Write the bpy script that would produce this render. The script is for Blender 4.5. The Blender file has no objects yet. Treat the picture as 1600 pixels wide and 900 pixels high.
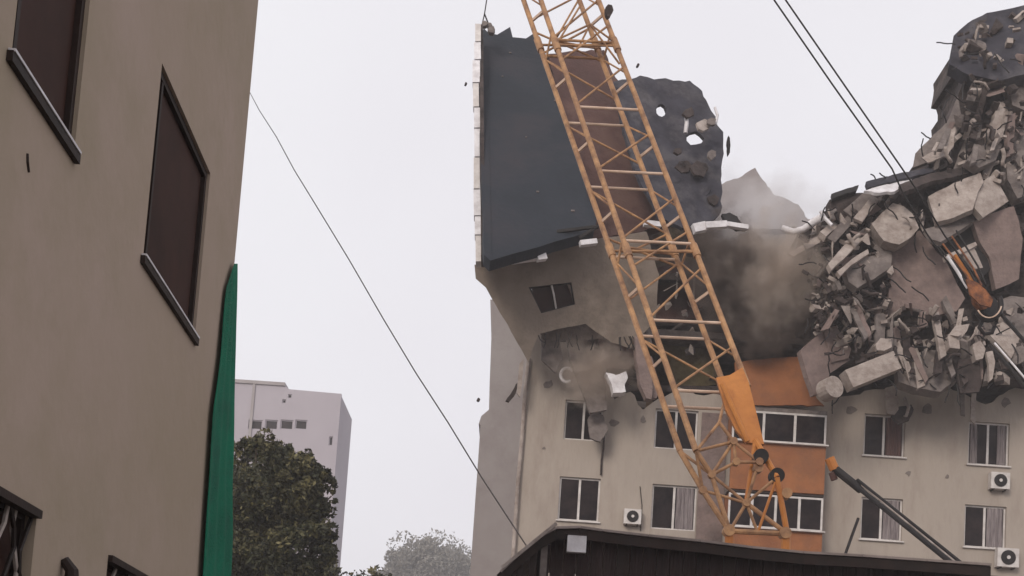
import bpy, bmesh, math, random
from mathutils import Vector, Matrix, noise
from mathutils.geometry import tessellate_polygon
import numpy as np

R = math.radians
rnd = random.Random(7)
scene = bpy.context.scene
col = scene.collection

# ------------------------------------------------------------------ camera
FPX = 2000.0                      # focal length in photograph pixels (1600 wide)
PITCH = math.atan(0.10)
ROLL = R(3.8)
SHIFT = 540.0
cam_d = bpy.data.cameras.new('camera')
cam = bpy.data.objects.new('camera', cam_d)
col.objects.link(cam)
cam_d.sensor_width = 36
cam_d.lens = 36 * FPX / 1600
cam_d.shift_y = SHIFT / 1600
cam_d.clip_start = 0.05
cam_d.clip_end = 3000
EYE = Vector((0, 0, 1.6))
CM = Matrix.Rotation(R(90) + PITCH, 4, 'X') @ Matrix.Rotation(ROLL, 4, 'Z')
cam.matrix_world = Matrix.Translation(EYE) @ CM
scene.camera = cam

# ------------------------------------------------------------------ sky and light
SUN_DIR = Vector((-0.42, -0.85, 0.42)).normalized()     # towards the sun
sun_el = math.asin(SUN_DIR.z)
sun_az = math.atan2(SUN_DIR.x, SUN_DIR.y)
w = bpy.data.worlds.new('World')
scene.world = w
w.use_nodes = True
nt = w.node_tree
nt.nodes.clear()
sky = nt.nodes.new('ShaderNodeTexSky')
sky.sky_type = 'NISHITA'
sky.sun_disc = False
sky.sun_elevation = sun_el
sky.sun_rotation = sun_az
b1 = nt.nodes.new('ShaderNodeBackground'); b1.inputs[1].default_value = 0.06
nt.links.new(sky.outputs[0], b1.inputs[0])
tc = nt.nodes.new('ShaderNodeTexCoord')
cn = nt.nodes.new('ShaderNodeTexNoise'); cn.inputs['Scale'].default_value = 2.2; cn.inputs['Detail'].default_value = 3
nt.links.new(tc.outputs['Generated'], cn.inputs['Vector'])
cr = nt.nodes.new('ShaderNodeValToRGB')
cr.color_ramp.elements[0].position = 0.3; cr.color_ramp.elements[0].color = (0.735, 0.71, 0.75, 1)
cr.color_ramp.elements[1].position = 0.7; cr.color_ramp.elements[1].color = (0.80, 0.79, 0.82, 1)
nt.links.new(cn.outputs[0], cr.inputs[0])
b2 = nt.nodes.new('ShaderNodeBackground'); b2.inputs[1].default_value = 1.0
nt.links.new(cr.outputs[0], b2.inputs[0])
mx = nt.nodes.new('ShaderNodeMixShader'); mx.inputs[0].default_value = 0.93
nt.links.new(b1.outputs[0], mx.inputs[1]); nt.links.new(b2.outputs[0], mx.inputs[2])
wo = nt.nodes.new('ShaderNodeOutputWorld'); nt.links.new(mx.outputs[0], wo.inputs[0])

sd = bpy.data.lights.new('sun', 'SUN')
sd.energy = 1.5; sd.angle = R(20); sd.color = (1.0, 0.91, 0.80)
sun = bpy.data.objects.new('sun', sd); col.objects.link(sun)
sun.rotation_euler = SUN_DIR.to_track_quat('Z', 'Y').to_euler()
sun.location = (0, 0, 60)
scene.view_settings.view_transform = 'Standard'
scene.view_settings.look = 'None'
scene.view_settings.exposure = 0.27
scene.view_settings.gamma = 1.0

HAZE_DENSITY = 0.0012
scene.cycles.volume_bounces = 4
scene.cycles.max_bounces = 10

# ------------------------------------------------------------------ helpers
def ray(px, py):
    v = Vector(((px - 800) / FPX, (450 - py + SHIFT) / FPX, -1))
    return (CM.to_3x3() @ v).normalized()

def on_plane(px, py, P, N):
    d = ray(px, py)
    return EYE + d * ((P - EYE).dot(N) / d.dot(N))

def at(px, py, Y):
    return on_plane(px, py, Vector((0, Y, 0)), Vector((0, 1, 0)))

_m = {}
def mat(name, c1, c2=None, rough=0.85, scale=1.5, bump=0.3, bscale=12, spec=0.25, detail=6, stain=None, sscale=0.6, metal=0.0, lo=0.35, hi=0.65, stretch=None):
    if name in _m: return _m[name]
    m = bpy.data.materials.new(name); m.use_nodes = True
    t = m.node_tree; N = t.nodes; L = t.links
    b = N['Principled BSDF']
    b.inputs['Roughness'].default_value = rough
    b.inputs['Specular IOR Level'].default_value = spec
    b.inputs['Metallic'].default_value = metal
    tcn = N.new('ShaderNodeTexCoord')
    src = tcn.outputs['Object']
    if stretch:
        mp = N.new('ShaderNodeMapping'); mp.inputs['Scale'].default_value = stretch
        L.new(src, mp.inputs[0]); src = mp.outputs[0]
    n1 = N.new('ShaderNodeTexNoise'); n1.inputs['Scale'].default_value = scale; n1.inputs['Detail'].default_value = detail
    n1.inputs['Roughness'].default_value = 0.65
    L.new(src, n1.inputs['Vector'])
    r1 = N.new('ShaderNodeValToRGB')
    r1.color_ramp.elements[0].position = lo; r1.color_ramp.elements[1].position = hi
    c2 = c2 or tuple(x * 0.75 for x in c1)
    r1.color_ramp.elements[0].color = (*c2, 1); r1.color_ramp.elements[1].color = (*c1, 1)
    L.new(n1.outputs[0], r1.inputs[0])
    out = r1.outputs[0]
    if stain:
        n2 = N.new('ShaderNodeTexNoise'); n2.inputs['Scale'].default_value = sscale; n2.inputs['Detail'].default_value = 8
        n2.inputs['Roughness'].default_value = 0.7
        L.new(src, n2.inputs['Vector'])
        r2 = N.new('ShaderNodeValToRGB')
        r2.color_ramp.elements[0].position = 0.48; r2.color_ramp.elements[1].position = 0.68
        L.new(n2.outputs[0], r2.inputs[0])
        mi = N.new('ShaderNodeMixRGB'); mi.inputs[2].default_value = (*stain, 1)
        ml = N.new('ShaderNodeMath'); ml.operation = 'MULTIPLY'; ml.inputs[1].default_value = 0.75
        L.new(r2.outputs[0], ml.inputs[0]); L.new(ml.outputs[0], mi.inputs[0]); L.new(out, mi.inputs[1])
        out = mi.outputs[0]
    L.new(out, b.inputs['Base Color'])
    if bump:
        n3 = N.new('ShaderNodeTexNoise'); n3.inputs['Scale'].default_value = bscale; n3.inputs['Detail'].default_value = 8
        L.new(src, n3.inputs['Vector'])
        bp = N.new('ShaderNodeBump'); bp.inputs['Strength'].default_value = bump; bp.inputs['Distance'].default_value = 0.05
        L.new(n3.outputs[0], bp.inputs['Height']); L.new(bp.outputs[0], b.inputs['Normal'])
    _m[name] = m
    return m

M = dict(
    near=mat('near_render', (0.42, 0.325, 0.268), (0.365, 0.288, 0.215), scale=0.35, bump=0.10, bscale=9, detail=8, stain=(0.31, 0.255, 0.175), sscale=0.3),
    facade=mat('facade_render', (0.42, 0.362, 0.315), (0.355, 0.303, 0.262), scale=0.8, bump=0.3, bscale=10, stain=(0.25, 0.20, 0.17), sscale=0.8, stretch=(1, 1, 0.3)),
    # (walls)
    wing=mat('wing_render', (0.36, 0.33, 0.33), (0.31, 0.275, 0.275), scale=0.4, bump=0.2, stain=(0.27, 0.235, 0.235)),
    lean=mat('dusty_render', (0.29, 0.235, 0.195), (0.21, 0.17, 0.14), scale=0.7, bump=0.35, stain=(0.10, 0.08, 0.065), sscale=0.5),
    far=mat('far_concrete', (0.41, 0.375, 0.41), (0.37, 0.335, 0.37), scale=0.15, bump=0.1),
    slate=mat('roof_bitumen', (0.025, 0.030, 0.040), (0.018, 0.022, 0.030), scale=0.6, bump=0.25, bscale=6, rough=0.8, stain=(0.038, 0.032, 0.038), sscale=0.3),
    slate2=mat('torn_bitumen', (0.052, 0.050, 0.064), (0.026, 0.024, 0.032), scale=1.4, bump=0.4, bscale=5, stain=(0.12, 0.11, 0.115), sscale=0.8),
    maroon=mat('maroon_render', (0.115, 0.058, 0.052), (0.065, 0.036, 0.032), scale=0.6, bump=0.4, stain=(0.13, 0.08, 0.065)),
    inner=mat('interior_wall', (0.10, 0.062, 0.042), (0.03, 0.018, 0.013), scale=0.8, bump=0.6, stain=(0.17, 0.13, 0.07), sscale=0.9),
    conc=mat('pale_concrete', (0.44, 0.38, 0.345), (0.27, 0.22, 0.195), scale=2.2, bump=0.6, bscale=9, stain=(0.14, 0.105, 0.09), sscale=1.3),
    conc2=mat('grey_concrete', (0.235, 0.20, 0.185), (0.12, 0.098, 0.09), scale=2.0, bump=0.7, bscale=8, stain=(0.085, 0.07, 0.07), sscale=1.2),
    conc3=mat('dark_concrete', (0.075, 0.056, 0.052), (0.022, 0.016, 0.015), scale=1.8, bump=0.8, bscale=7),
    gap=mat('rubble_gap_shade', (0.10, 0.078, 0.07), (0.014, 0.009, 0.008), scale=1.3, stain=(0.02, 0.013, 0.012), sscale=0.9, bump=0.8, bscale=7),  # shade in the gaps between the pieces put into the dark colour
    pink=mat('pinkish_render', (0.27, 0.20, 0.18), (0.17, 0.125, 0.115), scale=1.4, bump=0.5, stain=(0.10, 0.075, 0.07)),
    white=mat('white_metal', (0.78, 0.76, 0.78), (0.55, 0.52, 0.53), scale=3, bump=0.15, rough=0.5),
    frame=mat('window_frame_white', (0.68, 0.64, 0.62), (0.50, 0.46, 0.44), scale=3, bump=0.0, rough=0.5),
    glass=mat('window_glass', (0.030, 0.020, 0.020), (0.006, 0.004, 0.005), scale=2.2, bump=0.0, rough=0.25, spec=0.12),
    glassn=mat('brown_glass', (0.060, 0.028, 0.022), (0.036, 0.018, 0.014), scale=1.0, bump=0.0, rough=0.7, spec=0.12),
    curtain=mat('curtain_cloth', (0.30, 0.26, 0.26), (0.14, 0.115, 0.12), scale=5, bump=0.3, stretch=(4, 1, 0.3)),
    curtain2=mat('net_curtain', (0.42, 0.40, 0.39), (0.22, 0.20, 0.20), scale=5, bump=0.3, stretch=(4, 1, 0.3)),
    curtain3=mat('brown_curtain', (0.15, 0.085, 0.075), (0.07, 0.04, 0.038), scale=5, bump=0.3, stretch=(4, 1, 0.3)),
    brownm=mat('brown_metal', (0.030, 0.015, 0.011), (0.015, 0.009, 0.007), scale=3, bump=0.1, rough=0.6),
    black=mat('black_steel', (0.022, 0.018, 0.018), (0.012, 0.010, 0.010), scale=4, bump=0.1, rough=0.6),
    green=mat('green_netting', (0.006, 0.19, 0.105), (0.008, 0.13, 0.075), scale=1.0, bump=0.6, bscale=60, rough=0.85, stain=(0.02, 0.10, 0.07), sscale=1.5),
    orange=mat('orange_panel', (0.36, 0.145, 0.062), (0.25, 0.10, 0.048), scale=0.9, bump=0.3, stain=(0.20, 0.10, 0.06), sscale=0.8),
    boom=mat('weathered_crane_paint', (0.48, 0.27, 0.13), (0.27, 0.145, 0.08), scale=2.5, bump=0.25, rough=0.55, stain=(0.11, 0.055, 0.036), sscale=3.2),
    boomhi=mat('crane_paint_orange', (0.55, 0.22, 0.055), (0.42, 0.155, 0.04), scale=1.5, bump=0.15, rough=0.5, stain=(0.30, 0.10, 0.03), sscale=1.2),
    brace=mat('skylit_brace_paint', (0.66, 0.50, 0.40), (0.50, 0.35, 0.26), scale=4, bump=0.1, rough=0.5),  # paler than the boom: sky light on the braces put into the colour
    shed=mat('shed_wood', (0.050, 0.032, 0.030), (0.024, 0.015, 0.014), scale=1.2, bump=0.4, stretch=(3, 3, 0.25)),
    shedroof=mat('shed_roof_tin', (0.34, 0.28, 0.26), (0.22, 0.18, 0.165), scale=2, bump=0.2),
    cablegrey=mat('cable_grey', (0.22, 0.20, 0.195), rough=0.6, bump=0),
    rust=mat('rusty_orange_steel', (0.36, 0.135, 0.05), (0.13, 0.05, 0.03), scale=5, bump=0.4, rough=0.7, stain=(0.05, 0.025, 0.02), sscale=4),
    olive=mat('olive_wallpaper', (0.16, 0.125, 0.06), (0.08, 0.06, 0.03), scale=1.6, bump=0.4, stain=(0.22, 0.17, 0.10), sscale=1.5),
    ground=mat('ground_dirt', (0.16, 0.135, 0.115), (0.10, 0.085, 0.075), scale=0.3, bump=0.6),
    bark=mat('bark', (0.075, 0.055, 0.04), (0.04, 0.03, 0.022), scale=4, bump=0.6, stretch=(3, 3, 0.5)),
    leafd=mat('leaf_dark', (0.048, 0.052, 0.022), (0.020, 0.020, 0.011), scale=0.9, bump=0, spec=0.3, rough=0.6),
    hazeleaf=mat('haze_tinted_leaf', (0.21, 0.195, 0.17), (0.18, 0.17, 0.15), scale=0.9, bump=0, spec=0.1, rough=0.8),  # haze over the distant tree put into the leaf colour
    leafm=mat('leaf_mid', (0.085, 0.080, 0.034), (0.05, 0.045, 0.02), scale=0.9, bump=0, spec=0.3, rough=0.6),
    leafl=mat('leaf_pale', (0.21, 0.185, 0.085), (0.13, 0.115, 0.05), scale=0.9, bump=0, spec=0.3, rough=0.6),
)

def tag(o, label=None, cat=None, group=None, kind=None):
    if label: o['label'] = label
    if cat: o['category'] = cat
    if group: o['group'] = group
    if kind: o['kind'] = kind
    return o

class MB:
    """collects vertices and faces of one mesh in world coordinates"""
    def __init__(s): s.v = []; s.f = []
    def box(s, lo, hi):
        x0, y0, z0 = lo; x1, y1, z1 = hi
        s.obox(Vector(((x0+x1)/2, (y0+y1)/2, (z0+z1)/2)), Vector((1,0,0)), Vector((0,1,0)), Vector((0,0,1)), abs(x1-x0)/2, abs(y1-y0)/2, abs(z1-z0)/2)
        return s
    def obox(s, c, X, Y, Z, a, b, d):
        i = len(s.v)
        for k in (-1, 1):
            for l, m_ in ((-1, -1), (1, -1), (1, 1), (-1, 1)):
                s.v.append(c + X*a*l + Y*b*m_ + Z*d*k)
        for q in ((0,3,2,1), (4,5,6,7), (0,1,5,4), (1,2,6,5), (2,3,7,6), (3,0,4,7)):
            s.f.append([i+j for j in q])
        return s
    def bar(s, a, b, w1, w2=None, up=Vector((0,1,0))):
        w2 = w2 or w1
        d = (b - a); l = d.length; d = d / l
        x = d.cross(up)
        if x.length < 1e-3: x = d.cross(Vector((1,0,0)))
        x.normalize(); y = x.cross(d)
        return s.obox((a+b)/2, x, y, d, w1/2, w2/2, l/2)
    def tube(s, pts, r, n=8, r2=None, cap=True):
        pts = [Vector(p) for p in pts]; k = len(pts); base = len(s.v)
        prevx = None
        for i, p in enumerate(pts):
            d = (pts[min(i+1, k-1)] - pts[max(i-1, 0)]).normalized()
            if prevx is None:
                x = d.cross(Vector((0.13, 1, 0.07)))
                if x.length < 1e-3: x = d.cross(Vector((1,0,0)))
            else: x = prevx - d * prevx.dot(d)
            x.normalize(); prevx = x; y = d.cross(x)
            rr = r if r2 is None else r + (r2 - r) * i / (k-1)
            for j in range(n):
                a = 2*math.pi*j/n
                s.v.append(p + x*math.cos(a)*rr + y*math.sin(a)*rr)
        for i in range(k-1):
            for j in range(n):
                s.f.append([base+i*n+j, base+i*n+(j+1) % n, base+(i+1)*n+(j+1) % n, base+(i+1)*n+j])
        if cap:
            s.f.append([base+j for j in range(n)][::-1]); s.f.append([base+(k-1)*n+j for j in range(n)])
        return s
    def poly(s, outer, holes, O, U, V, t):
        """flat slab: outline (u,v), holes, thickness t towards U x V reversed"""
        N = U.cross(V).normalized()
        loops = [outer] + (holes or [])
        flat = [p for lp in loops for p in lp]
        tri = tessellate_polygon([[Vector((p[0], p[1], 0)) for p in lp] for lp in loops])
        b = len(s.v); n = len(flat)
        for p in flat: s.v.append(O + U*p[0] + V*p[1])
        for p in flat: s.v.append(O + U*p[0] + V*p[1] - N*t)
        for a in tri:
            p0, p1, p2 = (flat[j] for j in a)
            area = (p1[0]-p0[0])*(p2[1]-p0[1]) - (p2[0]-p0[0])*(p1[1]-p0[1])
            if abs(area) < 1e-9: continue
            a = tuple(a) if area > 0 else tuple(a)[::-1]
            s.f.append([b+j for j in a]); s.f.append([b+n+j for j in a][::-1])
        k = 0
        for lp in loops:
            m_ = len(lp)
            for j in range(m_):
                a_, c_ = b+k+j, b+k+(j+1) % m_
                s.f.append([a_, c_, c_+n, a_+n])
            k += m_
        return s
    def build(s, name, m, parent=None, origin=None, smooth=False, fixn=True):
        me = bpy.data.meshes.new(name)
        if origin is None:
            if parent is None:
                xs = [p[0] for p in s.v]; ys = [p[1] for p in s.v]; zs = [p[2] for p in s.v]
                origin = Vector(((min(xs)+max(xs))/2, (min(ys)+max(ys))/2, min(zs)))
            else: origin = WORLD.get(parent.name, Vector((0,0,0)))
        o = bpy.data.objects.new(name, me)
        me.from_pydata([tuple(Vector(p) - origin) for p in s.v], [], s.f)
        if fixn:
            bm = bmesh.new(); bm.from_mesh(me); bmesh.ops.recalc_face_normals(bm, faces=bm.faces); bm.to_mesh(me); bm.free()
        me.materials.append(m)
        if smooth:
            for p in me.polygons: p.use_smooth = True
        col.objects.link(o)
        if parent is None: o.location = origin
        else:
            o.parent = parent
        WORLD[o.name] = origin
        return o
WORLD = {}

def empty(name, loc, label, cat, group=None):
    o = bpy.data.objects.new(name, None); col.objects.link(o)
    o.location = loc; o.empty_display_size = 0.3
    WORLD[o.name] = Vector(loc)
    return tag(o, label, cat, group)

def jag(pts, step, amp, rr=rnd):
    """roughen a closed outline"""
    out = []
    n = len(pts)
    for i in range(n):
        a = pts[i]; b = pts[(i+1) % n]
        dx, dy = b[0]-a[0], b[1]-a[1]; L = math.hypot(dx, dy)
        out.append(a)
        k = int(L/step)
        for j in range(1, k):
            t = (j + rr.uniform(-.3, .3))/k
            o_ = rr.uniform(-amp, amp)
            out.append((a[0]+dx*t - dy/L*o_, a[1]+dy*t + dx/L*o_))
    return out

def slab_px(name, pts, Y, n, t, m, parent=None, holes=None, step=7, amp=1.5, label=None, cat=None, group=None):
    """broken slab whose face lies in a real tilted plane through (centre, depth Y) with normal n; outline read off the photograph"""
    cx = sum(p[0] for p in pts)/len(pts); cy = sum(p[1] for p in pts)/len(pts)
    P = at(cx, cy, Y); N = Vector(n).normalized()
    if N.y > 0: N = -N
    U = Vector((0,0,1)).cross(N)*1.0
    U.normalize(); V = N.cross(U).normalized()
    def uv(p):
        q = on_plane(p[0], p[1], P, N) - P
        return (q.dot(U), q.dot(V))
    pts = jag(pts, step, amp)
    o2 = [uv(p) for p in pts]
    hs = [[uv(p) for p in h] for h in (holes or [])]
    mb = MB().poly(o2, hs, P, U, V, t)
    o = mb.build(name, m, parent)
    tag(o, label, cat, group)
    return o

# ------------------------------------------------------------------ setting: ground and dust haze
g = MB()
G = 30
for i in range(G+1):
    for j in range(G+1):
        x = -900 + 1800*i/G; y = -300 + 1800*j/G
        g.v.append(Vector((x, y, 0)))
for i in range(G):
    for j in range(G):
        a = i*(G+1)+j; g.f.append([a, a+G+1, a+G+2, a+1])
tag(g.build('ground', M['ground'], origin=Vector((0,0,0))), kind='structure')

# ------------------------------------------------------------------ near rendered building on the left
wd = ray(728, 1187); wd.z = 0; wd.normalize()          # direction the wall runs in
wn = Vector((wd.y, -wd.x, 0))                          # normal, facing the yard (right)
WD = 2.4
WP = -wn*WD
WP.z = 0
def wl(px, py):
    q = on_plane(px, py, WP, wn)
    return ((q - WP).dot(wd), q.z)
uc = wl(384, 200)[0]; uc2 = wl(369, 400)[0]; UC = (uc+uc2)/2
def quad(px):
    c = [wl(*p) for p in px]                           # TL TR BR BL
    return ((c[0][0]+c[3][0])/2, (c[1][0]+c[2][0])/2, (c[2][1]+c[3][1])/2, (c[0][1]+c[1][1])/2)
w2 = quad([(252, 95), (328, 270), (305, 530), (225, 405)])
s1 = wl(18, 85); s1b = wl(118, 245)
w1 = (s1[0], (s1b[0]+wl(138, 0)[0])/2, (s1[1]+s1b[1])/2, 0); w1 = (w1[0], w1[1], w1[2], w1[2] + (w2[3]-w2[2]))
t4 = (wl(170, 866)[1] + wl(57, 812)[1])/2
w4 = (wl(168, 880)[0], wl(275, 895)[0], t4-1.5, t4)
w3 = (wl(-60, 800)[0], wl(55, 830)[0], t4-1.5, t4+0.02)
base = WP + wd*UC
nb = empty('rendered_building', base, 'tall plain taupe rendered building in the left foreground seen steeply from below', 'building')
H_N = 13.5
mb = MB()
rect = lambda q: [(q[0], q[2]), (q[1], q[2]), (q[1], q[3]), (q[0], q[3])]
outer = [(-3, 0), (UC, 0), (UC, H_N), (-3, H_N)]
UP = Vector((0,0,1))
mb.poly(outer, [rect(w1), rect(w2), rect(w3), rect(w4)], WP, wd, UP, 0.35) if wd.cross(UP).dot(wn) > 0 else mb.poly(outer, [rect(w1), rect(w2), rect(w3), rect(w4)], WP, wd, UP, 0.35)
mb.build('wall', M['near'], nb)
mb = MB()
back = lambda u, v, d: WP + wd*u + UP*v - wn*d
# body behind the facing wall: end wall, rear wall, roof
mb.obox(back(UC-0.15, H_N/2, 3.4), wd, wn, UP, 0.15, 3.0, H_N/2)
mb.obox(back((UC-3)/2, H_N/2, 6.55), wd, wn, UP, (UC+3)/2, 0.15, H_N/2)
mb.build('end_wall', M['near'], nb)
MB().obox(back((UC-3)/2, H_N+0.12, 3.3), wd, wn, UP, (UC+3)/2+0.12, 3.5, 0.12).build('roof', M['conc3'], nb)
def near_window(q, grille=False):
    u0, u1, v0, v1 = q
    f = MB(); d = 0.055 if not grille else 0.09; b = 0.05
    for (a0, a1, c0, c1) in ((u0, u1, v0, v0+b), (u0, u1, v1-b, v1), (u0, u0+b, v0+b, v1-b), (u1-b, u1, v0+b, v1-b)):
        f.obox(back((a0+a1)/2, (c0+c1)/2, d), wd, wn, UP, abs(a1-a0)/2, 0.03, abs(c1-c0)/2)
    f.obox(back(u0+(u1-u0)*0.10, (v0+v1)/2, d), wd, wn, UP, 0.02, 0.028, (v1-v0)/2-b)
    fr = f.build('window', M['brownm'], nb)
    MB().obox(back((u0+u1)/2, (v0+v1)/2, d+0.01), wd, wn, UP, (u1-u0)/2-b-0.002, 0.006, (v1-v0)/2-b-0.002).build('pane', M['glassn'], fr)
    # overhanging sill, shadow band below it put into its dark colour; pale upturned lip
    MB().obox(back((u0+u1)/2-0.02, v0-0.028, 0.008), wd, wn, UP, (u1-u0)/2+0.04, 0.04, 0.026).build('sill', M['brownm'], fr)
    if not grille:
        MB().obox(back((u0+u1)/2-0.02, v0+0.006, -0.020), wd, wn, UP, (u1-u0)/2+0.03, 0.018, 0.0075).build('sill_lip', M['white'], fr)
    else:
        n = 9
        for k in range(n):
            u = u0 + (u1-u0)*(k+0.5)/n
            t_ = MB(); pts = []
            for j in range(15):
                v = v0+0.02 + (v1-v0-0.04)*j/14
                pts.append(back(u + 0.07*math.sin(j*1.25+k*1.9), v, 0.03+0.012*(k % 2)))
            t_.tube(pts, 0.014, 6)
            t_.build('grille_bar', M['conc'] if k % 2 else M['brownm'], fr)
        MB().obox(back((u0+u1)/2, v1-0.01, 0.0), wd, wn, UP, (u1-u0)/2, 0.03, 0.022).build('grille_rail', M['brownm'], fr)
    return fr
near_window(w1); near_window(w2); near_window(w3, True); near_window(w4, True)
# short crack and small wall bracket
a = wl(42, 240); b = wl(42, 266)
MB().tube([back(a[0], a[1], -0.002), back(a[0]+0.01, (a[1]+b[1])/2, -0.004), back(b[0]+0.02, b[1], -0.002)], 0.008, 5).build('wall_crack', M['brownm'], nb)
a = wl(97, 880)
br = MB(); br.tube([back(a[0], a[1]+0.02, -0.01), back(a[0], a[1]-0.04, -0.06), back(a[0], a[1]-0.2, -0.07)], 0.03, 8, r2=0.05)
o = br.build('wall_lamp', M['brownm']); tag(o, 'small dark lamp bracket on the taupe wall between the two barred windows', 'lamp')

# green sheet hanging down the building's corner, widening towards the ground
gm = MB(); n = 26
rows = 60
tl_y = [412, 450, 560, 640, 760, 900, 1500]; tl_x = [366, 354, 343, 332, 324, 315, 290]
SP = WP + wn*0.035
for i in range(rows+1):
    t = i/rows
    py = 412 + (1500-412)*t
    lx, rx = np.interp(py, tl_y, tl_x), 371 - 9*(py-400)/500
    a_ = on_plane(lx, py, SP, wn); b_ = on_plane(rx, py, SP, wn)
    for j in range(n+1):
        s_ = j/n
        p = a_.lerp(b_, s_)
        fold = 0.014*math.sin(s_*22+t*2.5+1.5*noise.noise(Vector((t*6,0,5))))*min(1, 2.5*t) + 0.012*noise.noise(Vector((s_*3, t*9, 2)))
        gm.v.append(p + wn*fold)
for i in range(rows):
    for j in range(n):
        a = i*(n+1)+j; gm.f.append([a, a+1, a+n+2, a+n+1])
go = gm.build('green_tarpaulin', M['green'], smooth=True)
md = go.modifiers.new('thickness', 'SOLIDIFY'); md.thickness = 0.004
tag(go, 'dark green sheet hanging down the corner of the taupe building, wider towards the ground', 'tarpaulin')

# ------------------------------------------------------------------ apartment building
FY = 43.0
BZ = Vector((at(1050, 800, FY).x, FY, 0))
apt = empty('apartment_building', BZ, 'beige multi-storey apartment block torn open across its upper floors, standing behind the crane', 'building')
FU, FV = Vector((1,0,0)), Vector((0,0,1))
def fz(px, py, Y=FY):
    q = at(px, py, Y); return (q.x, q.z)
def wrect(px0, py0, px1, py1, Y=FY):
    a = fz(px0, py0, Y); b = fz(px1, py1, Y)
    c = fz(px0, py1, Y); d = fz(px1, py0, Y)
    return ((a[0]+c[0])/2, (b[0]+d[0])/2, (b[1]+c[1])/2, (a[1]+d[1])/2)
wins = {
 'a1': wrect(873, 746, 937, 814), 'a2': wrect(882, 626, 942, 688), 'a3': wrect(1018, 758, 1088, 828),
 'a4': wrect(1023, 640, 1090, 702), 'c1': wrect(1350, 648, 1414, 713), 'c2': wrect(1345, 778, 1410, 844),
 'c3': wrect(1513, 660, 1577, 727), 'c4': wrect(1507, 790, 1572, 856)}
# storeys further down, hidden behind the shed from here
low = []
for k in ('a1', 'a3', 'c2', 'c4'):
    q = wins[k]
    for f_ in (1, 2, 3):
        if q[2]-2.62*f_ > 0.6: low.append((q[0], q[1], q[2]-2.62*f_, q[3]-2.62*f_))
xl = (fz(808, 800)[0] + fz(822, 600)[0])/2
xr = fz(1720, 750)[0]
top = [fz(*p) for p in ((1720, 600), (1600, 600), (1540, 632), (1490, 610), (1440, 590), (1405, 600), (1330, 618), (1290, 622), (1285, 606), (1160, 612), (1100, 618), (1060, 605), (1030, 622), (1005, 640), (985, 612), (960, 624), (944, 588), (922, 566), (902, 560), (890, 535), (862, 532), (850, 524))]
top = [(xr, top[0][1])] + top[1:]
_j = jag(top, 0.25, 0.07); _j = _j[:_j.index(top[-1])+1]
outl = [(xl, 0), (xr, 0)] + _j + [(xl, fz(828, 515)[1])]
mb = MB(); mb.poly(outl, [rect(q) for q in list(wins.values()) + low], Vector((0, FY, 0)), FU, FV, 0.3)
mb.build('front_wall', M['facade'], apt)
# storey slabs, cross walls and rear walls behind the front
flo = [wins['a1'][2]-0.95+2.62*k for k in range(-3, 4)]
for i, z in enumerate(flo):
    if z < 0.3: continue
    x1 = xr
    y1 = FY+10
    MB().box((xl+0.02, FY+0.31, z-0.11), (x1, y1, z+0.11)).build('floor_slab', M['conc2'], apt)
ztop = fz(1000, 600)[1]
for x in (xl+0.16, fz(1012, 700)[0], fz(1300, 700)[0], fz(1460, 700)[0], xr-0.2):
    MB().box((x-0.12, FY+0.305, 0.01), (x+0.12, FY+9.9, ztop-0.2)).build('cross_wall', M['inner'], apt)
MB().box((xl+0.02, FY+10, 0.0), (xr, FY+10.3, ztop+2.5)).build('rear_wall', M['facade'], apt)

def casement(name, q, parent, Y, cols=2, fw=0.06, mat_f=None, curtain=0, sill=True, pane=True):
    mat_f = mat_f or M['frame']
    x0, x1, z0, z1 = q; f = MB(); y = Y+0.10
    f.box((x0, y, z0), (x1, y+0.07, z0+fw)); f.box((x0, y, z1-fw), (x1, y+0.07, z1))
    f.box((x0, y, z0+fw), (x0+fw, y+0.07, z1-fw)); f.box((x1-fw, y, z0+fw), (x1, y+0.07, z1-fw))
    for k in range(1, cols):
        xc = x0+(x1-x0)*k/cols
        f.box((xc-fw*.65, y+0.002, z0+fw), (xc+fw*.65, y+0.068, z1-fw))
    fr = f.build(name, mat_f, parent)
    if pane:
        for k in range(cols):
            a0 = x0+(x1-x0)*k/cols+fw*.7; a1 = x0+(x1-x0)*(k+1)/cols-fw*.7
            MB().box((a0, y+0.03, z0+fw), (a1, y+0.036, z1-fw)).build('pane', M['glass'], fr)
    if curtain:
        c = MB(); n = 14
        for (s0, s1) in ([(0.55, 0.95)] if curtain == 1 else [(0.06, 0.25), (0.72, 0.95)]):
            b = len(c.v)
            for k in range(n+1):
                x = x0+(x1-x0)*(s0+(s1-s0)*k/n); yy = y-0.012+0.018*math.sin(k*1.9)
                c.v += [Vector((x, yy, z0+fw)), Vector((x-0.02*math.sin(k), yy, z1-fw))]
            for k in range(n): c.f.append([b+2*k, b+2*k+2, b+2*k+3, b+2*k+1])
        co = c.build('curtain', (M['curtain'], M['curtain2'], M['curtain3'])[int(abs(x0*7+z0*3)) % 3], fr, fixn=False)
    if sill:
        MB().box((x0-0.06, Y-0.09, z0-0.05), (x1+0.06, Y+0.1, z0-0.004)).build('sill', M['frame'], fr)
    return fr
casement('window', wins['a1'], apt, FY)
casement('window', wins['a2'], apt, FY, curtain=0, sill=False)
casement('window', wins['a3'], apt, FY, sill=False, curtain=1)
casement('window', wins['a4'], apt, FY, sill=False)
casement('window', wins['c1'], apt, FY, curtain=1)
casement('window', wins['c2'], apt, FY, curtain=1)
casement('window', wins['c3'], apt, FY, curtain=2)
casement('window', wins['c4'], apt, FY, curtain=1)
for q in low: casement('window', q, apt, FY)

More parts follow.
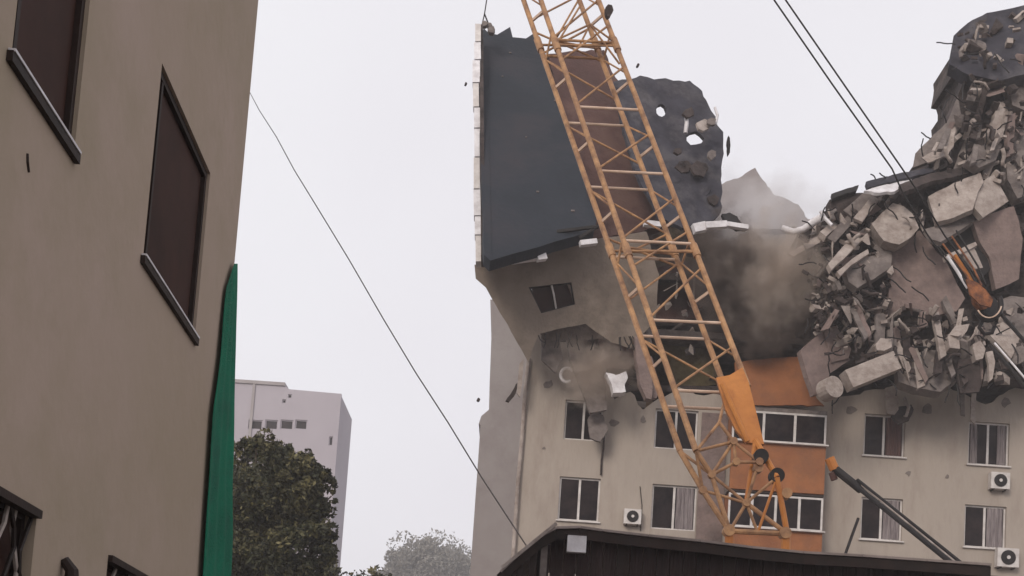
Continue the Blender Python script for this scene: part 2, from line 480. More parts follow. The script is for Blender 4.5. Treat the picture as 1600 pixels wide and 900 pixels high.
# glazed loggia stack standing proud of the wall
LY = FY-1.0
lx0 = fz(1140, 760, LY)[0]; lx1 = (fz(1288, 820, LY)[0]+fz(1290, 650, LY)[0])/2
def lz(py): return fz(1220, py, LY)[1]
for (za, zb) in ((lz(768)+0.0, lz(694)), (lz(900)+0.0, lz(829)), (lz(636), None)):
    if zb is None: continue
    MB().box((lx0, LY, za), (lx1, LY+0.12, zb)).build('balcony_panel', M['orange'], apt)
slab_px('balcony_panel', [(1148, 566), (1200, 560), (1252, 556), (1262, 590), (1276, 622), (1288, 634), (1150, 632)], LY+0.02, (0, -1, 0), 0.12, M['orange'], apt, step=8, amp=1.2)
for py in (640, 767, 900):
    z = lz(py)
    MB().box((lx0-0.03, LY+0.121, z-0.08), (lx1+0.03, FY-0.003, z+0.08)).build('balcony_slab', M['conc2'], apt)
for (ya, yb) in ((640, 692), (770, 827)):
    za, zb = lz(yb), lz(ya)
    casement('balcony_window', (lx0, lx1, za+0.003, zb-0.085), apt, LY-0.06, cols=4 if ya > 700 else 3, fw=0.065, sill=True)
    MB().box((lx0+0.01, LY+0.13, za), (lx0+0.11, FY-0.004, zb-0.09)).build('balcony_side', M['orange'], apt)
    MB().box((lx1-0.11, LY+0.13, za), (lx1-0.01, FY-0.004, zb-0.09)).build('balcony_side', M['orange'], apt)
MB().box((lx0+0.02, LY+0.02, 0), (lx1-0.02, FY-0.002, lz(905))).build('balcony_base', M['pink'], apt)
# pinkish recess between the left windows and the loggia
MB().box((fz(1092, 740)[0], FY-0.06, lz(860)), (lx0-0.02, FY-0.004, lz(640))).build('wall_panel', M['pink'], apt)

# pale service pipe at the corner
pp = [at(826, 560, FY-0.12), at(820, 620, FY-0.12), at(816, 680, FY-0.10), at(809, 760, FY-0.12), at(803, 850, FY-0.12)]
pp.append(Vector((pp[-1].x, pp[-1].y, 0.0)))
MB().tube(pp, 0.075, 8).build('drain_pipe', M['conc'], apt, smooth=True)
# set-back pale wing
WY = 50.0
wp = [fz(*p, WY) for p in ((860, 470), (766, 468), (768, 520), (765, 600), (764, 640), (752, 650), (748, 662))]
wxl = fz(742, 790, WY)[0]
o2 = [(wxl, 0), (fz(860, 800, WY)[0], 0)] + wp + [(wxl, wp[-1][1]-0.05)]
mb = MB(); mb.poly(o2, None, Vector((0, WY, 0)), FU, FV, 8.0)
mb.build('side_wing', M['wing'], apt)
# cracked stub of pipe and reinforcement on the left front
MB().tube([at(944, 668, FY-0.05), at(943, 700, FY-0.07), at(940, 720, FY-0.05), at(939, 742, FY-0.06)], 0.035, 6).build('broken_pipe', M['conc3'], apt)

for pts in (((1000, 760), (1003, 790), (1001, 830)),):
    MB().tube([at(x, y, FY-0.03) for x, y in pts], 0.014, 5).build('wall_cable', M['black'], apt)
q6 = random.Random(4)
for (x, y, s_) in ((858, 600, 9), (960, 660, 8), (1330, 640, 9), (1450, 640, 11), (1570, 630, 9), (1005, 655, 6), (850, 700, 4), (1480, 745, 4), (1420, 740, 5)):
    p = [(x+s_*q6.uniform(.5, 1.2)*math.cos(2*math.pi*j/8), y+s_*q6.uniform(.4, 1.1)*math.sin(2*math.pi*j/8)) for j in range(8)]
    slab_px('plaster_scar', p, FY-0.012, (0, -1, 0), 0.008, M['conc2'], apt, step=3, amp=.5)
# interior exposed above the standing wall: tilted floors, partition walls, rear wall
IY = 46.5
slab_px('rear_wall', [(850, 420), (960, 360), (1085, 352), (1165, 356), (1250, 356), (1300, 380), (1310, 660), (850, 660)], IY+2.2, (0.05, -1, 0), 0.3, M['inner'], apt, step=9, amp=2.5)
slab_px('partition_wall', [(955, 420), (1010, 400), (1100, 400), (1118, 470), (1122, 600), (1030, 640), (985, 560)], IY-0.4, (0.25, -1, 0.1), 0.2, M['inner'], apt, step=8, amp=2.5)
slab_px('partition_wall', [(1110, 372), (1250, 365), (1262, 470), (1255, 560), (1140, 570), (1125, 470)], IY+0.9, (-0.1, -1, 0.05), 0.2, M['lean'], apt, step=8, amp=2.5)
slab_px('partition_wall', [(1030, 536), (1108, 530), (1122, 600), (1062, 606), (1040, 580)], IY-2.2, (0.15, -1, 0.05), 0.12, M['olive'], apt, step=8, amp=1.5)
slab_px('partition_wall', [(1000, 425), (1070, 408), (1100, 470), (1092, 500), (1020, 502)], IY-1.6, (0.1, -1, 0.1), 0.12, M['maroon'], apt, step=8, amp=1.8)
for (y0, dx, dr, tl) in ((505, 0, -6, 0.25), (606, 0, 4, 0.0), (430, 20, 9, 0.3)):
    a = at(965+dx, y0, FY+0.5); b = at(1288, y0+dr, FY+0.4)
    X = (b-a); L = X.length; X.normalize()
    Yv = Vector((0, 1, tl)).normalized(); Z = X.cross(Yv).normalized(); Yv = Z.cross(X)
    MB().obox((a+b)/2 + Yv*1.9, X, Yv, Z, L/2, 1.9, 0.11).build('floor_slab', M['conc3'], apt)

# ------------------------------------------------------------------ toppled upper part of the block (one leaning body)
tp = empty('toppled_roof_section', at(900, 520, 41.5), 'toppled top of the block leaning out with its dark slate roof facing the camera', 'building')
rn = (0.10, -1.0, 0.62)
slab_px('roof_sheet', [(748, 62), (756, 44), (764, 52), (777, 54), (797, 42), (801, 58), (822, 60), (834, 52), (850, 76), (872, 150), (884, 190), (910, 262), (916, 300), (932, 344), (928, 362), (880, 374), (842, 386), (800, 397), (766, 407), (757, 398), (751, 250)], 41.5, rn, 0.4, M['slate'], tp, step=16, amp=0.9)
slab_px('stair_tower_wall', [(856, 84), (890, 80), (944, 78), (956, 112), (984, 150), (1003, 248), (1030, 300), (1052, 344), (1004, 362), (940, 372), (905, 380), (905, 300), (880, 190)], 43.4, (0.15, -1, 0.3), 0.4, M['maroon'], tp, step=9, amp=1.4)
hole = lambda cx, cy, rx, ry, n=9: [(cx+rx*math.cos(2*math.pi*k/n)*rnd.uniform(.8, 1.15), cy+ry*math.sin(2*math.pi*k/n)*rnd.uniform(.8, 1.15)) for k in range(n)][::-1]
slab_px('torn_roof_sheet', [(958, 128), (972, 124), (984, 124), (1000, 118), (1022, 124), (1040, 122), (1052, 126), (1078, 126), (1097, 142), (1108, 166), (1118, 182), (1121, 196), (1130, 206), (1131, 240), (1127, 262), (1129, 300), (1126, 332), (1108, 350), (1066, 356), (1030, 340), (994, 270), (970, 190)], 42.6, (0.25, -1, 0.45), 0.13, M['slate2'], tp,
        holes=[hole(1033, 173, 8, 11), hole(1086, 216, 13, 11)], step=8, amp=1.8)
# overlapping torn felt and concrete fragments clinging to the right-hand sheet
k = 0
for (cx, cy, s_, mm) in ((1100, 196, 13, 'conc'), (1112, 190, 9, 'conc2'), (1078, 176, 10, 'conc3'), (1070, 260, 14, 'conc3'), (1095, 262, 16, 'conc3'), (1112, 240, 10, 'conc2'), (1100, 292, 14, 'slate2'), (1078, 300, 12, 'conc3'), (1055, 280, 9, 'slate2'), (1116, 312, 10, 'conc3'), (1083, 330, 12, 'slate2'), (1060, 235, 7, 'conc3')):
    a0 = rnd.uniform(0, 6)
    p = [(cx+s_*rnd.uniform(.6, 1.2)*math.cos(a0+2*math.pi*j/6), cy+s_*rnd.uniform(.5, 1.0)*math.sin(a0+2*math.pi*j/6)) for j in range(6)]
    slab_px('roofing_fragment', p, 42.0-0.06*k, (0.25+rnd.uniform(-.3, .3), -1, 0.45+rnd.uniform(-.3, .3)), 0.08, M[mm], tp, step=5, amp=0.8); k += 1
MB().tube([at(1072, 182, 42), at(1073, 192, 41.9), at(1071, 208, 41.9)], 0.07, 6).build('bent_pipe', M['white'], tp)
MB().tube([at(1117, 168, 42.3), at(1121, 180, 42.2), at(1118, 195, 42.2)], 0.05, 6).build('bent_pipe', M['white'], tp)
NR = Vector(rn).normalized(); PR = at(845, 240, 41.5)
sheet_pts = [(748, 62), (756, 44), (764, 52), (777, 54), (797, 42), (801, 58), (822, 60), (834, 52), (850, 76), (872, 150), (884, 190), (910, 262), (916, 300), (932, 344), (928, 362), (880, 374), (842, 386), (800, 397), (766, 407), (757, 398), (751, 250)]
PR = at(sum(p[0] for p in sheet_pts)/len(sheet_pts), sum(p[1] for p in sheet_pts)/len(sheet_pts), 41.5)
for (p0, p1) in (((764, 100), (769, 398)),):
    MB().tube([on_plane(*p0, PR, NR)+NR*0.006, on_plane((p0[0]+p1[0])/2+rnd.uniform(-1.5, 1.5), (p0[1]+p1[1])/2, PR, NR)+NR*0.006, on_plane(*p1, PR, NR)+NR*0.006], 0.011, 5).build('felt_seam', M['slate'], tp)
for (x, y, s_) in ((797, 83, 2.2), (868, 158, 3), (785, 120, 1.6), (840, 300, 2.2), (822, 215, 1.5), (895, 330, 3)):
    c_ = on_plane(x, y, PR, NR)
    MB().obox(c_+NR*.01, Vector((1,0,0)), NR.cross(Vector((1,0,0))).normalized(), NR, s_*.02, s_*.014, .02).build('roofing_fragment', M['conc2'], tp)
# parapet with pale coping up the left edge, in lengths
segs = [(42, 70), (71, 98), (99, 134), (135, 172), (173, 205), (206, 250), (251, 300), (301, 342), (343, 372), (373, 414)]
for i, (ya, yb) in enumerate(segs):
    xa = 744 + 4*math.sin(i*1.7)*0.4 + (3 if i == 0 else 0) + i*0.35
    d0 = 41.5 + 3.1*(1-ya/210)*0.75; d1 = 41.5 + 3.1*(1-yb/210)*0.75
    a = at(xa, ya, d0-0.2); b = at(xa+0.6*(i % 2), yb-1, d1-0.2)
    MB().bar(a, b, 0.20 + 0.03*(i % 3), 0.26).build('coping', M['white'] if i % 3 else M['frame'], tp)
a = at(750, 40, 44); b = at(753, 410, 39.0)
MB().bar(at(752, 48, 43.6), at(755, 408, 38.6), 0.13, 0.5).build('parapet', M['conc3'], tp)
# white flashing still fixed to the lower roof edge
for p0, p1, w_ in (((772, 410), (838, 401), 0.22), ((838, 401), (852, 399), 0.30), ((906, 381), (932, 378), 0.16), ((1006, 349), (1032, 352), 0.16), ((1083, 358), (1102, 354), 0.28), ((1102, 353), (1135, 351), 0.2), ((1135, 351), (1168, 356), 0.14)):
    MB().bar(at(*p0, 38.6), at(*p1, 38.7), w_, 0.2).build('flashing', M['white'], tp)
for p0, p1 in (((830, 374), (836, 392)), ((760, 392), (850, 372)), ((870, 362), (935, 354)), ((936, 352), (905, 372))):
    MB().bar(at(*p0, 38.75), at(*p1, 38.7), 0.09, 0.1).build('flashing', M['black'], tp)
# storey wall under it, leaning back towards its foot, with a skewed window
ln = (0.10, -1.0, -0.42)
whole = [(826, 449), (893, 441), (899, 476), (846, 490)]
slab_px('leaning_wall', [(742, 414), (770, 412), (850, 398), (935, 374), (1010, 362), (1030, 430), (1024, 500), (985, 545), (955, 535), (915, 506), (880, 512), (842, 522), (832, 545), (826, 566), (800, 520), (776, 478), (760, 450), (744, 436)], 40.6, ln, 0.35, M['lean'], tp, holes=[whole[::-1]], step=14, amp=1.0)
def pq(px, py, dd): 
    N = Vector(ln).normalized(); P = at(sum(p[0] for p in [(885, 460)])/1, 460, 40.6)
    return on_plane(px, py, P, N) - N*dd
fr = MB()
for (p, q) in (((826, 449), (893, 441)), ((893, 441), (899, 476)), ((899, 476), (846, 490)), ((846, 490), (826, 449))):
    fr.bar(pq(*p, 0.1), pq(*q, 0.1), 0.10, 0.07)
fr.bar(pq(862, 445, 0.1), pq(868, 484, 0.1), 0.09, 0.07)
fo = fr.build('window', M['brownm'], tp)
MB().poly([(0, 0), (1, 0), (1, 1), (0, 1)], None, pq(846, 490, 0.2), pq(899, 476, 0.2)-pq(846, 490, 0.2), pq(830, 449, 0.2)-pq(846, 490, 0.2), 0.01).build('pane', M['glassn'], fo)
MB().tube([pq(862, 446, 0.02), pq(865, 460, -0.05), pq(869, 482, 0.02)], 0.03, 6).build('curtain_strip', M['frame'], fo)
q5 = random.Random(9)
for (x, y, L_, a_) in ((800, 430, 60, 1.2), (930, 400, 70, 1.7), (860, 505, 50, -2.9), (950, 470, 60, 0.9), (780, 455, 40, .6)):
    pts = []; a0 = a_
    for k in range(7):
        pts.append(pq(x, y, -0.004)); x += L_/6*math.cos(a0); y += L_/6*math.sin(a0); a0 = a_ + q5.uniform(-.6, .6)
    MB().tube(pts, 0.016, 5).build('wall_crack', M['brownm'], tp)
for k in range(14):
    x = 838+q5.uniform(0, 150); y = 516 + (8 if x > 900 else 4) ; pts = []; a0 = 1.57+q5.uniform(-.6, .6)
    for j_ in range(5):
        pts.append(at(x, y, 41.2-.05*j_)); x += 5*math.cos(a0); y += 6*math.sin(a0); a0 += q5.uniform(-.5, .5)
    MB().tube(pts, 0.018, 5).build('bent_rebar', M['black'], tp)
# underside and flank so the toppled body has real depth
slab_px('ceiling_slab', [(842, 520), (916, 504), (1010, 520), (1020, 545), (930, 530), (850, 532)], 41.4, (0, -1, -1.2), 0.25, M['conc2'], tp, step=6, amp=2)
MB().tube([at(765, -30, 44), at(757, 22, 43.6), at(750, 52, 43.4)], 0.022, 5).build('antenna_wire', M['black'], tp)
MB().tube([at(757, 22, 43.6), at(764, 40, 43.4), at(770, 52, 43.2)], 0.03, 5).build('antenna_wire', M['black'], tp)
for i, (x, y, s_) in enumerate(((764, 40, 6), (757, 36, 5), (768, 46, 6))):
    p = [(x+s_*rnd.uniform(.6, 1.2)*math.cos(2*math.pi*j/6), y+s_*rnd.uniform(.6, 1.1)*math.sin(2*math.pi*j/6)) for j in range(6)]
    slab_px('roofing_fragment', p, 43.3-0.1*i, (rnd.uniform(-.4, .4), -1, 0.3), 0.15, M['conc2'], tp, step=4, amp=0.6)

# pale grey remnant of the rear stair tower, in dust
o = slab_px('broken_gable_wall', [(1122, 290), (1160, 275), (1180, 262), (1188, 276), (1210, 305), (1232, 312), (1248, 320), (1262, 342), (1275, 345), (1270, 380), (1120, 380)], 53, (0.1, -1, 0), 1.2, M['wing'], step=6, amp=1.3,
        label='pale pointed remnant of a rear wall showing through the dust between the two torn halves', cat='wall')

# ------------------------------------------------------------------ big broken pieces of the collapse on the right
SQ = lambda Y: Y if Y > 40.85 or Y < 35 else 43 - (43-Y)*0.62
def S(name, pts, Y, n, t, m, label, cat, step=11, amp=0.8):
    return slab_px(name, pts, SQ(Y), n, t, M[m], label=label, cat=cat, step=step, amp=amp)
S('wall_panel', [(1450,307),(1490,286),(1532,270),(1537,284),(1528,300),(1520,327),(1490,340),(1462,347)], 38.6, (-0.2,-1,0.35), 0.22, 'conc', 'large pale wall panel lying tilted at the top of the right heap, just right of the twin ropes', 'wall panel')
S('wall_panel', [(1524,296),(1540,280),(1553,272),(1566,296),(1576,314),(1555,328),(1536,340),(1523,325)], 38.9, (0.3,-1,0.2), 0.22, 'conc', 'pale four-cornered wall panel standing on edge right of the largest tilted panel', 'wall panel')
S('wall_panel', [(1520,346),(1560,330),(1584,322),(1592,345),(1598,372),(1592,436),(1572,446),(1556,452),(1546,402),(1532,380)], 39.6, (0.15,-1,-0.1), 0.25, 'pink', 'tall taupe wall panel hanging behind the orange hook block', 'wall panel')
S('wall_panel', [(1393,392),(1415,372),(1437,360),(1458,386),(1480,412),(1502,455),(1508,466),(1495,486),(1465,492),(1438,486),(1410,480),(1388,470)], 39.9, (-0.05,-1,-0.05), 0.25, 'pink', 'broad taupe wall panel in the middle of the heap, left of the orange hook block', 'wall panel')
S('concrete_slab', [(1320,420),(1350,404),(1390,388),(1394,400),(1392,418),(1365,436),(1340,450),(1326,440)], 38.9, (0.1,-1,0.3), 0.3, 'conc2', 'grey five-cornered slab below the two long pale strips in the heap', 'concrete slab')
S('concrete_strip', [(1294,412),(1320,382),(1350,356),(1362,362),(1330,392),(1299,422)], 38.5, (0.2,-1,0.5), 0.18, 'conc', 'long pale strip slanting up from the left end of the heap, upper of a pair', 'concrete strip')
S('concrete_strip', [(1308,424),(1332,404),(1356,389),(1358,396),(1330,414),(1313,431)], 38.3, (0.2,-1,0.5), 0.14, 'conc', 'shorter pale strip of concrete slanting just under the long one, lower of a pair', 'concrete strip')
S('masonry_block', [(1362,350),(1378,332),(1395,317),(1412,322),(1426,334),(1436,356),(1424,370),(1405,382),(1381,376)], 38.7, (0,-1,0.1), 0.5, 'conc', 'lumpy pale masonry block left of the ropes near the top of the heap', 'masonry')
S('roof_strip', [(1350,298),(1372,290),(1400,285),(1426,279),(1415,290),(1398,299),(1372,301)], 38.3, (0,-1,0.9), 0.10, 'white', 'bright white roofing strip lying across the top of the heap beneath the ropes', 'roofing strip', 5, .8)
S('roof_strip', [(1353,284),(1400,272),(1452,262),(1462,267),(1415,278),(1356,293)], 38.9, (0,-1,0.8), 0.16, 'slate2', 'long dark roofing strip lying above the white one where the ropes meet the heap', 'roofing strip', 5, .8)
S('roof_strip', [(1405,288),(1450,272),(1500,262),(1530,266),(1500,274),(1452,284),(1412,300)], 38.7, (0,-1,0.8), 0.16, 'conc3', 'dark roofing strip resting on the largest pale tilted panel', 'roofing strip', 5, .8)
S('roof_strip', [(1299,303),(1316,297),(1342,289),(1338,298),(1318,304),(1300,311)], 39.2, (0,-1,0.6), 0.12, 'black', 'thin black roofing strip sticking out at the left top of the heap', 'roofing strip', 5, .6)
S('concrete_slab', [(1296,312),(1330,302),(1366,300),(1372,320),(1352,344),(1312,346),(1298,332)], 39.4, (0.1,-1,0.2), 0.4, 'conc3', 'dark slab under the thin black roofing strip', 'concrete slab')
S('roof_sheet', [(1483,100),(1490,56),(1512,36),(1542,20),(1575,14),(1612,6),(1640,20),(1640,112),(1600,116),(1560,126),(1512,116)], 41.0, (-0.2,-1,0.3), 0.5, 'slate2', 'dark humped roof sheet forming the highest point of the wreck at upper right', 'roofing sheet')
S('roof_sheet', [(1500,70),(1530,48),(1570,36),(1625,36),(1625,96),(1560,104),(1518,98)], 40.3, (-0.2,-1,0.2), 0.2, 'conc2', 'smooth grey sheet set into the front of the dark roof hump', 'roofing sheet')
S('wall_panel', [(1508,118),(1560,124),(1572,160),(1560,200),(1552,262),(1500,268),(1480,240),(1476,200),(1494,160)], 40.6, (0.2,-1,0.1), 0.4, 'conc3', 'dark narrow-waisted wall panel hanging below the roof hump', 'wall panel')
S('torn_sheet', [(1426,262),(1430,240),(1450,220),(1480,190),(1497,150),(1502,180),(1492,215),(1484,240),(1452,252)], 39.9, (-0.4,-1,0.2), 0.15, 'conc2', 'grey torn sheet curving down to the left from the dark hanging panel', 'torn sheet')
S('torn_sheet', [(1440,246),(1466,232),(1486,192),(1493,200),(1490,228),(1478,244),(1450,254)], 39.4, (-0.3,-1,0.4), 0.06, 'conc', 'pale folded sheet with a peaked top below the grey torn sheet', 'torn sheet', 5, 1)
S('concrete_slab', [(1540,212),(1550,196),(1560,160),(1570,158),(1572,196),(1566,214),(1548,222)], 39.5, (0.3,-1,0.1), 0.2, 'conc', 'pale upright slab beside the dark hanging panel', 'concrete slab')
S('concrete_slab', [(1512,250),(1530,222),(1552,212),(1566,226),(1556,250),(1530,262)], 39.3, (0.3,-1,0.4), 0.3, 'conc2', 'grey slab lying at the foot of the dark hanging panel', 'concrete slab')
S('masonry_block', [(1578,140),(1592,118),(1615,112),(1622,160),(1600,172),(1582,164)], 39.7, (0,-1,0.1), 0.5, 'conc2', 'lumpy grey masonry block at the right edge of the picture below the roof hump', 'masonry')
S('masonry_block', [(1570,230),(1590,205),(1618,200),(1622,300),(1590,310),(1574,280)], 39.9, (0,-1,0.1), 0.5, 'conc2', 'tall grey masonry mass at the right edge above the taupe hanging panel', 'masonry')
S('wall_panel', [(1251,548),(1270,530),(1287,517),(1296,545),(1322,548),(1328,563),(1297,583),(1284,614),(1272,617),(1262,588)], 39.4, (0.4,-1,0.15), 0.22, 'pink', 'pinkish wall panel sliding down between the orange balcony and the fallen column', 'wall panel')
S('wall_panel', [(1284,500),(1298,498),(1330,545),(1326,560),(1300,566),(1290,530)], 39.7, (0.4,-1,0.15), 0.2, 'pink', 'narrow pinkish panel leaning just above the fallen column', 'wall panel')
S('wall_panel', [(1556,470),(1580,462),(1640,470),(1640,560),(1602,575),(1575,520)], 39.8, (0,-1,0.05), 0.25, 'conc2', 'grey wall panel at the right edge below the hook block', 'wall panel')
S('concrete_slab', [(1540,515),(1568,503),(1594,527),(1580,560),(1560,537)], 38.9, (0.1,-1,0.4), 0.2, 'conc', 'pale kite-shaped slab just below right of the hook block', 'concrete slab')
S('concrete_slab', [(1481,525),(1492,510),(1515,506),(1511,517),(1499,532),(1500,545),(1484,543)], 38.6, (0.1,-1,0.3), 0.3, 'conc', 'pale hooked lump of concrete below left of the hook block', 'concrete slab')
S('concrete_slab', [(1520,538),(1532,532),(1540,545),(1536,560),(1525,563)], 38.4, (0.1,-1,0.1), 0.3, 'conc', 'rounded pale lump below the hook block', 'concrete slab')
S('concrete_strip', [(1541,550),(1551,548),(1555,565),(1551,592),(1546,596),(1545,570)], 38.3, (0.1,-1,0.1), 0.12, 'conc', 'pale upright strip dangling below the hook block', 'concrete strip')
S('concrete_slab', [(1420,552),(1445,545),(1490,552),(1498,590),(1470,612),(1432,606),(1404,596),(1402,575)], 39.4, (0,-1,0.3), 0.4, 'conc2', 'crumbling grey slab edge right of the fallen column', 'concrete slab')
S('concrete_slab', [(1368,538),(1376,528),(1392,530),(1394,542),(1382,548),(1370,547)], 38.4, (0,-1,0.3), 0.2, 'conc', 'small pale block resting on the fallen column', 'concrete slab')
S('torn_sheet', [(1498,562),(1530,560),(1534,600),(1530,612),(1500,614),(1496,590)], 38.7, (0,-1,0.05), 0.12, 'conc3', 'dark sheet hanging over the wall top left of the curtained window', 'torn sheet')
S('concrete_splinter', [(1384,606),(1402,600),(1404,640),(1398,648),(1386,646)], 42.3, (0,-1,0.05), 0.12, 'conc', 'pale strip hanging above the window with the dark bent sheet', 'concrete strip')
S('concrete_splinter', [(1500,612),(1507,612),(1508,650),(1502,648)], 42.2, (0,-1,0.05), 0.08, 'conc2', 'thin grey strip hanging just left of the curtained window, left of a pair', 'concrete strip', 5, .6)
S('concrete_splinter', [(1518,612),(1526,612),(1524,664),(1516,655)], 42.2, (0,-1,0.05), 0.08, 'conc', 'thin pale strip hanging over the corner of the curtained window, right of a pair', 'concrete strip', 5, .6)

# fallen column: square shaft and separate round drum at its end
a = at(1322, 596, SQ(38.2)); b = at(1397, 566, SQ(38.7))
c = MB(); d = (b-a).normalized()
c.bar(a, b, 0.62, 0.5)
tag(c.build('fallen_column', M['conc']), 'pale fallen square column lying across the wall top, its left end by a round drum', 'column')
c = MB(); a = at(1300, 606, SQ(38.0)); n_ = Vector((0.45, -1, 0.1)).normalized()
c.tube([a + n_*0.12, a + n_*0.02, a - n_*0.35], 0.36, 18)
tag(c.build('column_drum', M['conc']), 'round pale drum of concrete at the left end of the fallen column', 'concrete drum')

# left group under the leaning wall
S('wall_fragment', [(884,524),(900,520),(918,524),(944,560),(948,640),(922,645),(905,600),(890,560)], 41.9, (0.1,-1,0.1), 0.15, 'conc2', 'grey-green panel hanging below the leaning wall over the upper left window', 'wall panel')
S('wall_fragment', [(936,528),(988,524),(992,566),(984,576),(944,574)], 42.1, (0.1,-1,0.05), 0.15, 'maroon', 'reddish brown panel hanging beside the crane under the leaning wall', 'wall panel')
S('wall_fragment', [(846,524),(872,518),(880,560),(868,582),(846,560)], 42.0, (0.1,-1,0.05), 0.15, 'conc2', 'grey short panel hanging at the left end under the leaning wall', 'wall panel')
S('concrete_slab', [(946,582),(962,586),(978,580),(981,590),(976,600),(978,612),(958,614),(955,598)], 41.3, (0.1,-1,0.2), 0.3, 'white', 'bright whitish chunk stuck on the wall left of the crane', 'concrete slab', 5, .8)
S('broken_beam', [(992,526),(1004,520),(1014,570),(1020,605),(1018,624),(1010,622),(1000,600),(994,560)], 40.9, (0.2,-1,0.1), 0.25, 'pink', 'tapering brown beam hanging down along the left edge of the crane', 'beam')
S('broken_beam', [(1008,560),(1018,556),(1030,600),(1026,622),(1020,622)], 41.2, (0.2,-1,0.1), 0.2, 'pink', 'short brown beam end just behind the crane beside the longer hanging beam', 'beam')
S('concrete_splinter', [(812,568),(818,560),(816,600),(812,620),(808,614)], 42.2, (0.1,-1,0.05), 0.1, 'conc', 'pale splinter hanging at the left corner of the block', 'concrete strip', 5, .6)
S('concrete_splinter', [(800,612),(806,600),(812,596),(806,614),(795,628),(790,626)], 42.4, (0.1,-1,0.05), 0.1, 'conc3', 'dark splinter hooked on the left corner of the block', 'concrete strip', 5, .6)
S('concrete_splinter', [(936,566),(942,545),(945,548),(945,580),(940,586)], 41.8, (0.1,-1,0.05), 0.1, 'conc', 'pale narrow splinter between the hanging grey and reddish panels', 'concrete strip', 5, .6)
ring = []
for k in range(15):
    a = 2*math.pi*k/15*0.8+1.0
    ring.append(at(886+10*math.cos(a), 586+11*math.sin(a), 42.1))
tag(MB().tube(ring, 0.055, 8).build('duct_ring', M['white'], smooth=True), 'broken white duct ring protruding above the upper left window', 'duct')
# window debris
S('bent_sheet', [(1392,650),(1400,636),(1424,632),(1428,640),(1420,656),(1404,662)], 42.4, (0,-1,0.8), 0.06, 'conc3', 'dark bent sheet hanging on the top corner of a window below the fallen column', 'torn sheet', 5, .8)
tag(MB().tube([at(1413, 622, 42.3), at(1420, 636, 42.2), at(1416, 650, 42.3), at(1404, 656, 42.4)], 0.06, 6).build('bent_duct', M['conc'], smooth=True), 'short pale bent duct in front of the dark sheet over the window', 'duct')
S('bent_sheet', [(918,655),(926,640),(942,648),(950,672),(938,690),(922,684)], 42.3, (0,-1,0.3), 0.08, 'conc2', 'crumpled grey sheet covering the right half of the upper left window', 'torn sheet', 4, 1)

# ------------------------------------------------------------------ rough mass of collapsed floors behind the pieces (cannot be counted)
def inside(p, poly):
    x, y = p; c = False; n = len(poly)
    for i in range(n):
        x1, y1 = poly[i]; x2, y2 = poly[(i+1) % n]
        if (y1 > y) != (y2 > y) and x < (x2-x1)*(y-y1)/(y2-y1)+x1: c = not c
    return c
HEAP = [(1250,366),(1278,346),(1300,326),(1350,302),(1425,272),(1455,228),(1488,190),(1512,120),(1498,66),(1545,30),(1600,18),(1720,10),(1720,610),(1560,585),(1500,575),(1450,565),(1400,560),(1330,570),(1290,540),(1268,460)]
MID = [(850,528),(915,516),(985,540),(1010,600),(985,616),(945,590),(900,560),(860,545)]
def mass(name, poly, Y, amp, label, mm, cell=0.22, back=3.0):
    uvp = [fz(*p, Y) for p in poly]
    x0 = min(p[0] for p in uvp); x1 = max(p[0] for p in uvp); z0 = min(p[1] for p in uvp); z1 = max(p[1] for p in uvp)
    nx = int((x1-x0)/cell); nz = int((z1-z0)/cell); mb = MB(); idx = {}
    def vert(i, j):
        if (i, j) not in idx:
            x = x0+i*cell; z = z0+j*cell; v = Vector((x, z, 3.1))
            c = noise.cell(v*1.4)*0.9 + noise.noise(v*0.7)*1.2 + noise.noise(v*2.9)*0.5
            idx[(i, j)] = len(mb.v)
            mb.v.append(Vector((x+0.10*noise.noise(v*3+Vector((9,0,0))), Y+c*amp, z+0.10*noise.noise(v*3))))
        return idx[(i, j)]
    for i in range(nx):
        for j in range(nz):
            if inside((x0+(i+.5)*cell, z0+(j+.5)*cell), uvp):
                mb.f.append([vert(i, j), vert(i+1, j), vert(i+1, j+1), vert(i, j+1)])
    nv = len(mb.v); nf = len(mb.f); cnt = {}
    for f in mb.f:
        for k in range(4):
            e = (f[k], f[(k+1) % 4]); cnt[e] = 1
    mb.v += [Vector((v.x, Y+back, v.z)) for v in mb.v[:nv]]
    for f in mb.f[:nf]: mb.f.append([k+nv for k in f][::-1])
    for (a_, b_) in list(cnt):
        if (b_, a_) not in cnt: mb.f.append([b_, a_, a_+nv, b_+nv])
    o = mb.build(name, mm)
    tag(o, label, 'rubble', kind='stuff')
    return o
mass('collapsed_floors', HEAP, 41.9, 0.55, 'mass of crushed floors and masonry, gap shade put into its dark colour, filling the right half of the wreck', M['gap'])

# ------------------------------------------------------------------ countable chunks
chunk_meshes = []
for i in range(14):
    bm = bmesh.new(); q = random.Random(100+i)
    if i % 7 in (0, 3, 5): sx, sy, sz = q.uniform(1.1, 1.8), q.uniform(.7, 1.3), q.uniform(.10, .2)      # plates
    elif i % 7 in (1, 4): sx, sy, sz = q.uniform(1.9, 2.9), q.uniform(.22, .4), q.uniform(.15, .28)       # splinters
    else: sx, sy, sz = q.uniform(.7, 1.2), q.uniform(.5, .9), q.uniform(.5, .9)
    for k in range(11):
        bm.verts.new((q.uniform(-1, 1)*sx*.5, q.uniform(-1, 1)*sy*.5, q.uniform(-1, 1)*sz*.5))
    bmesh.ops.convex_hull(bm, input=bm.verts)
    for v in [v for v in bm.verts if not v.link_faces]: bm.verts.remove(v)
    me = bpy.data.meshes.new('concrete_chunk'); bm.to_mesh(me); bm.free()
    me.materials.append(M[('conc', 'conc2', 'conc3', 'pink', 'conc', 'conc2', 'conc')[i % 7]])
    chunk_meshes.append(me)
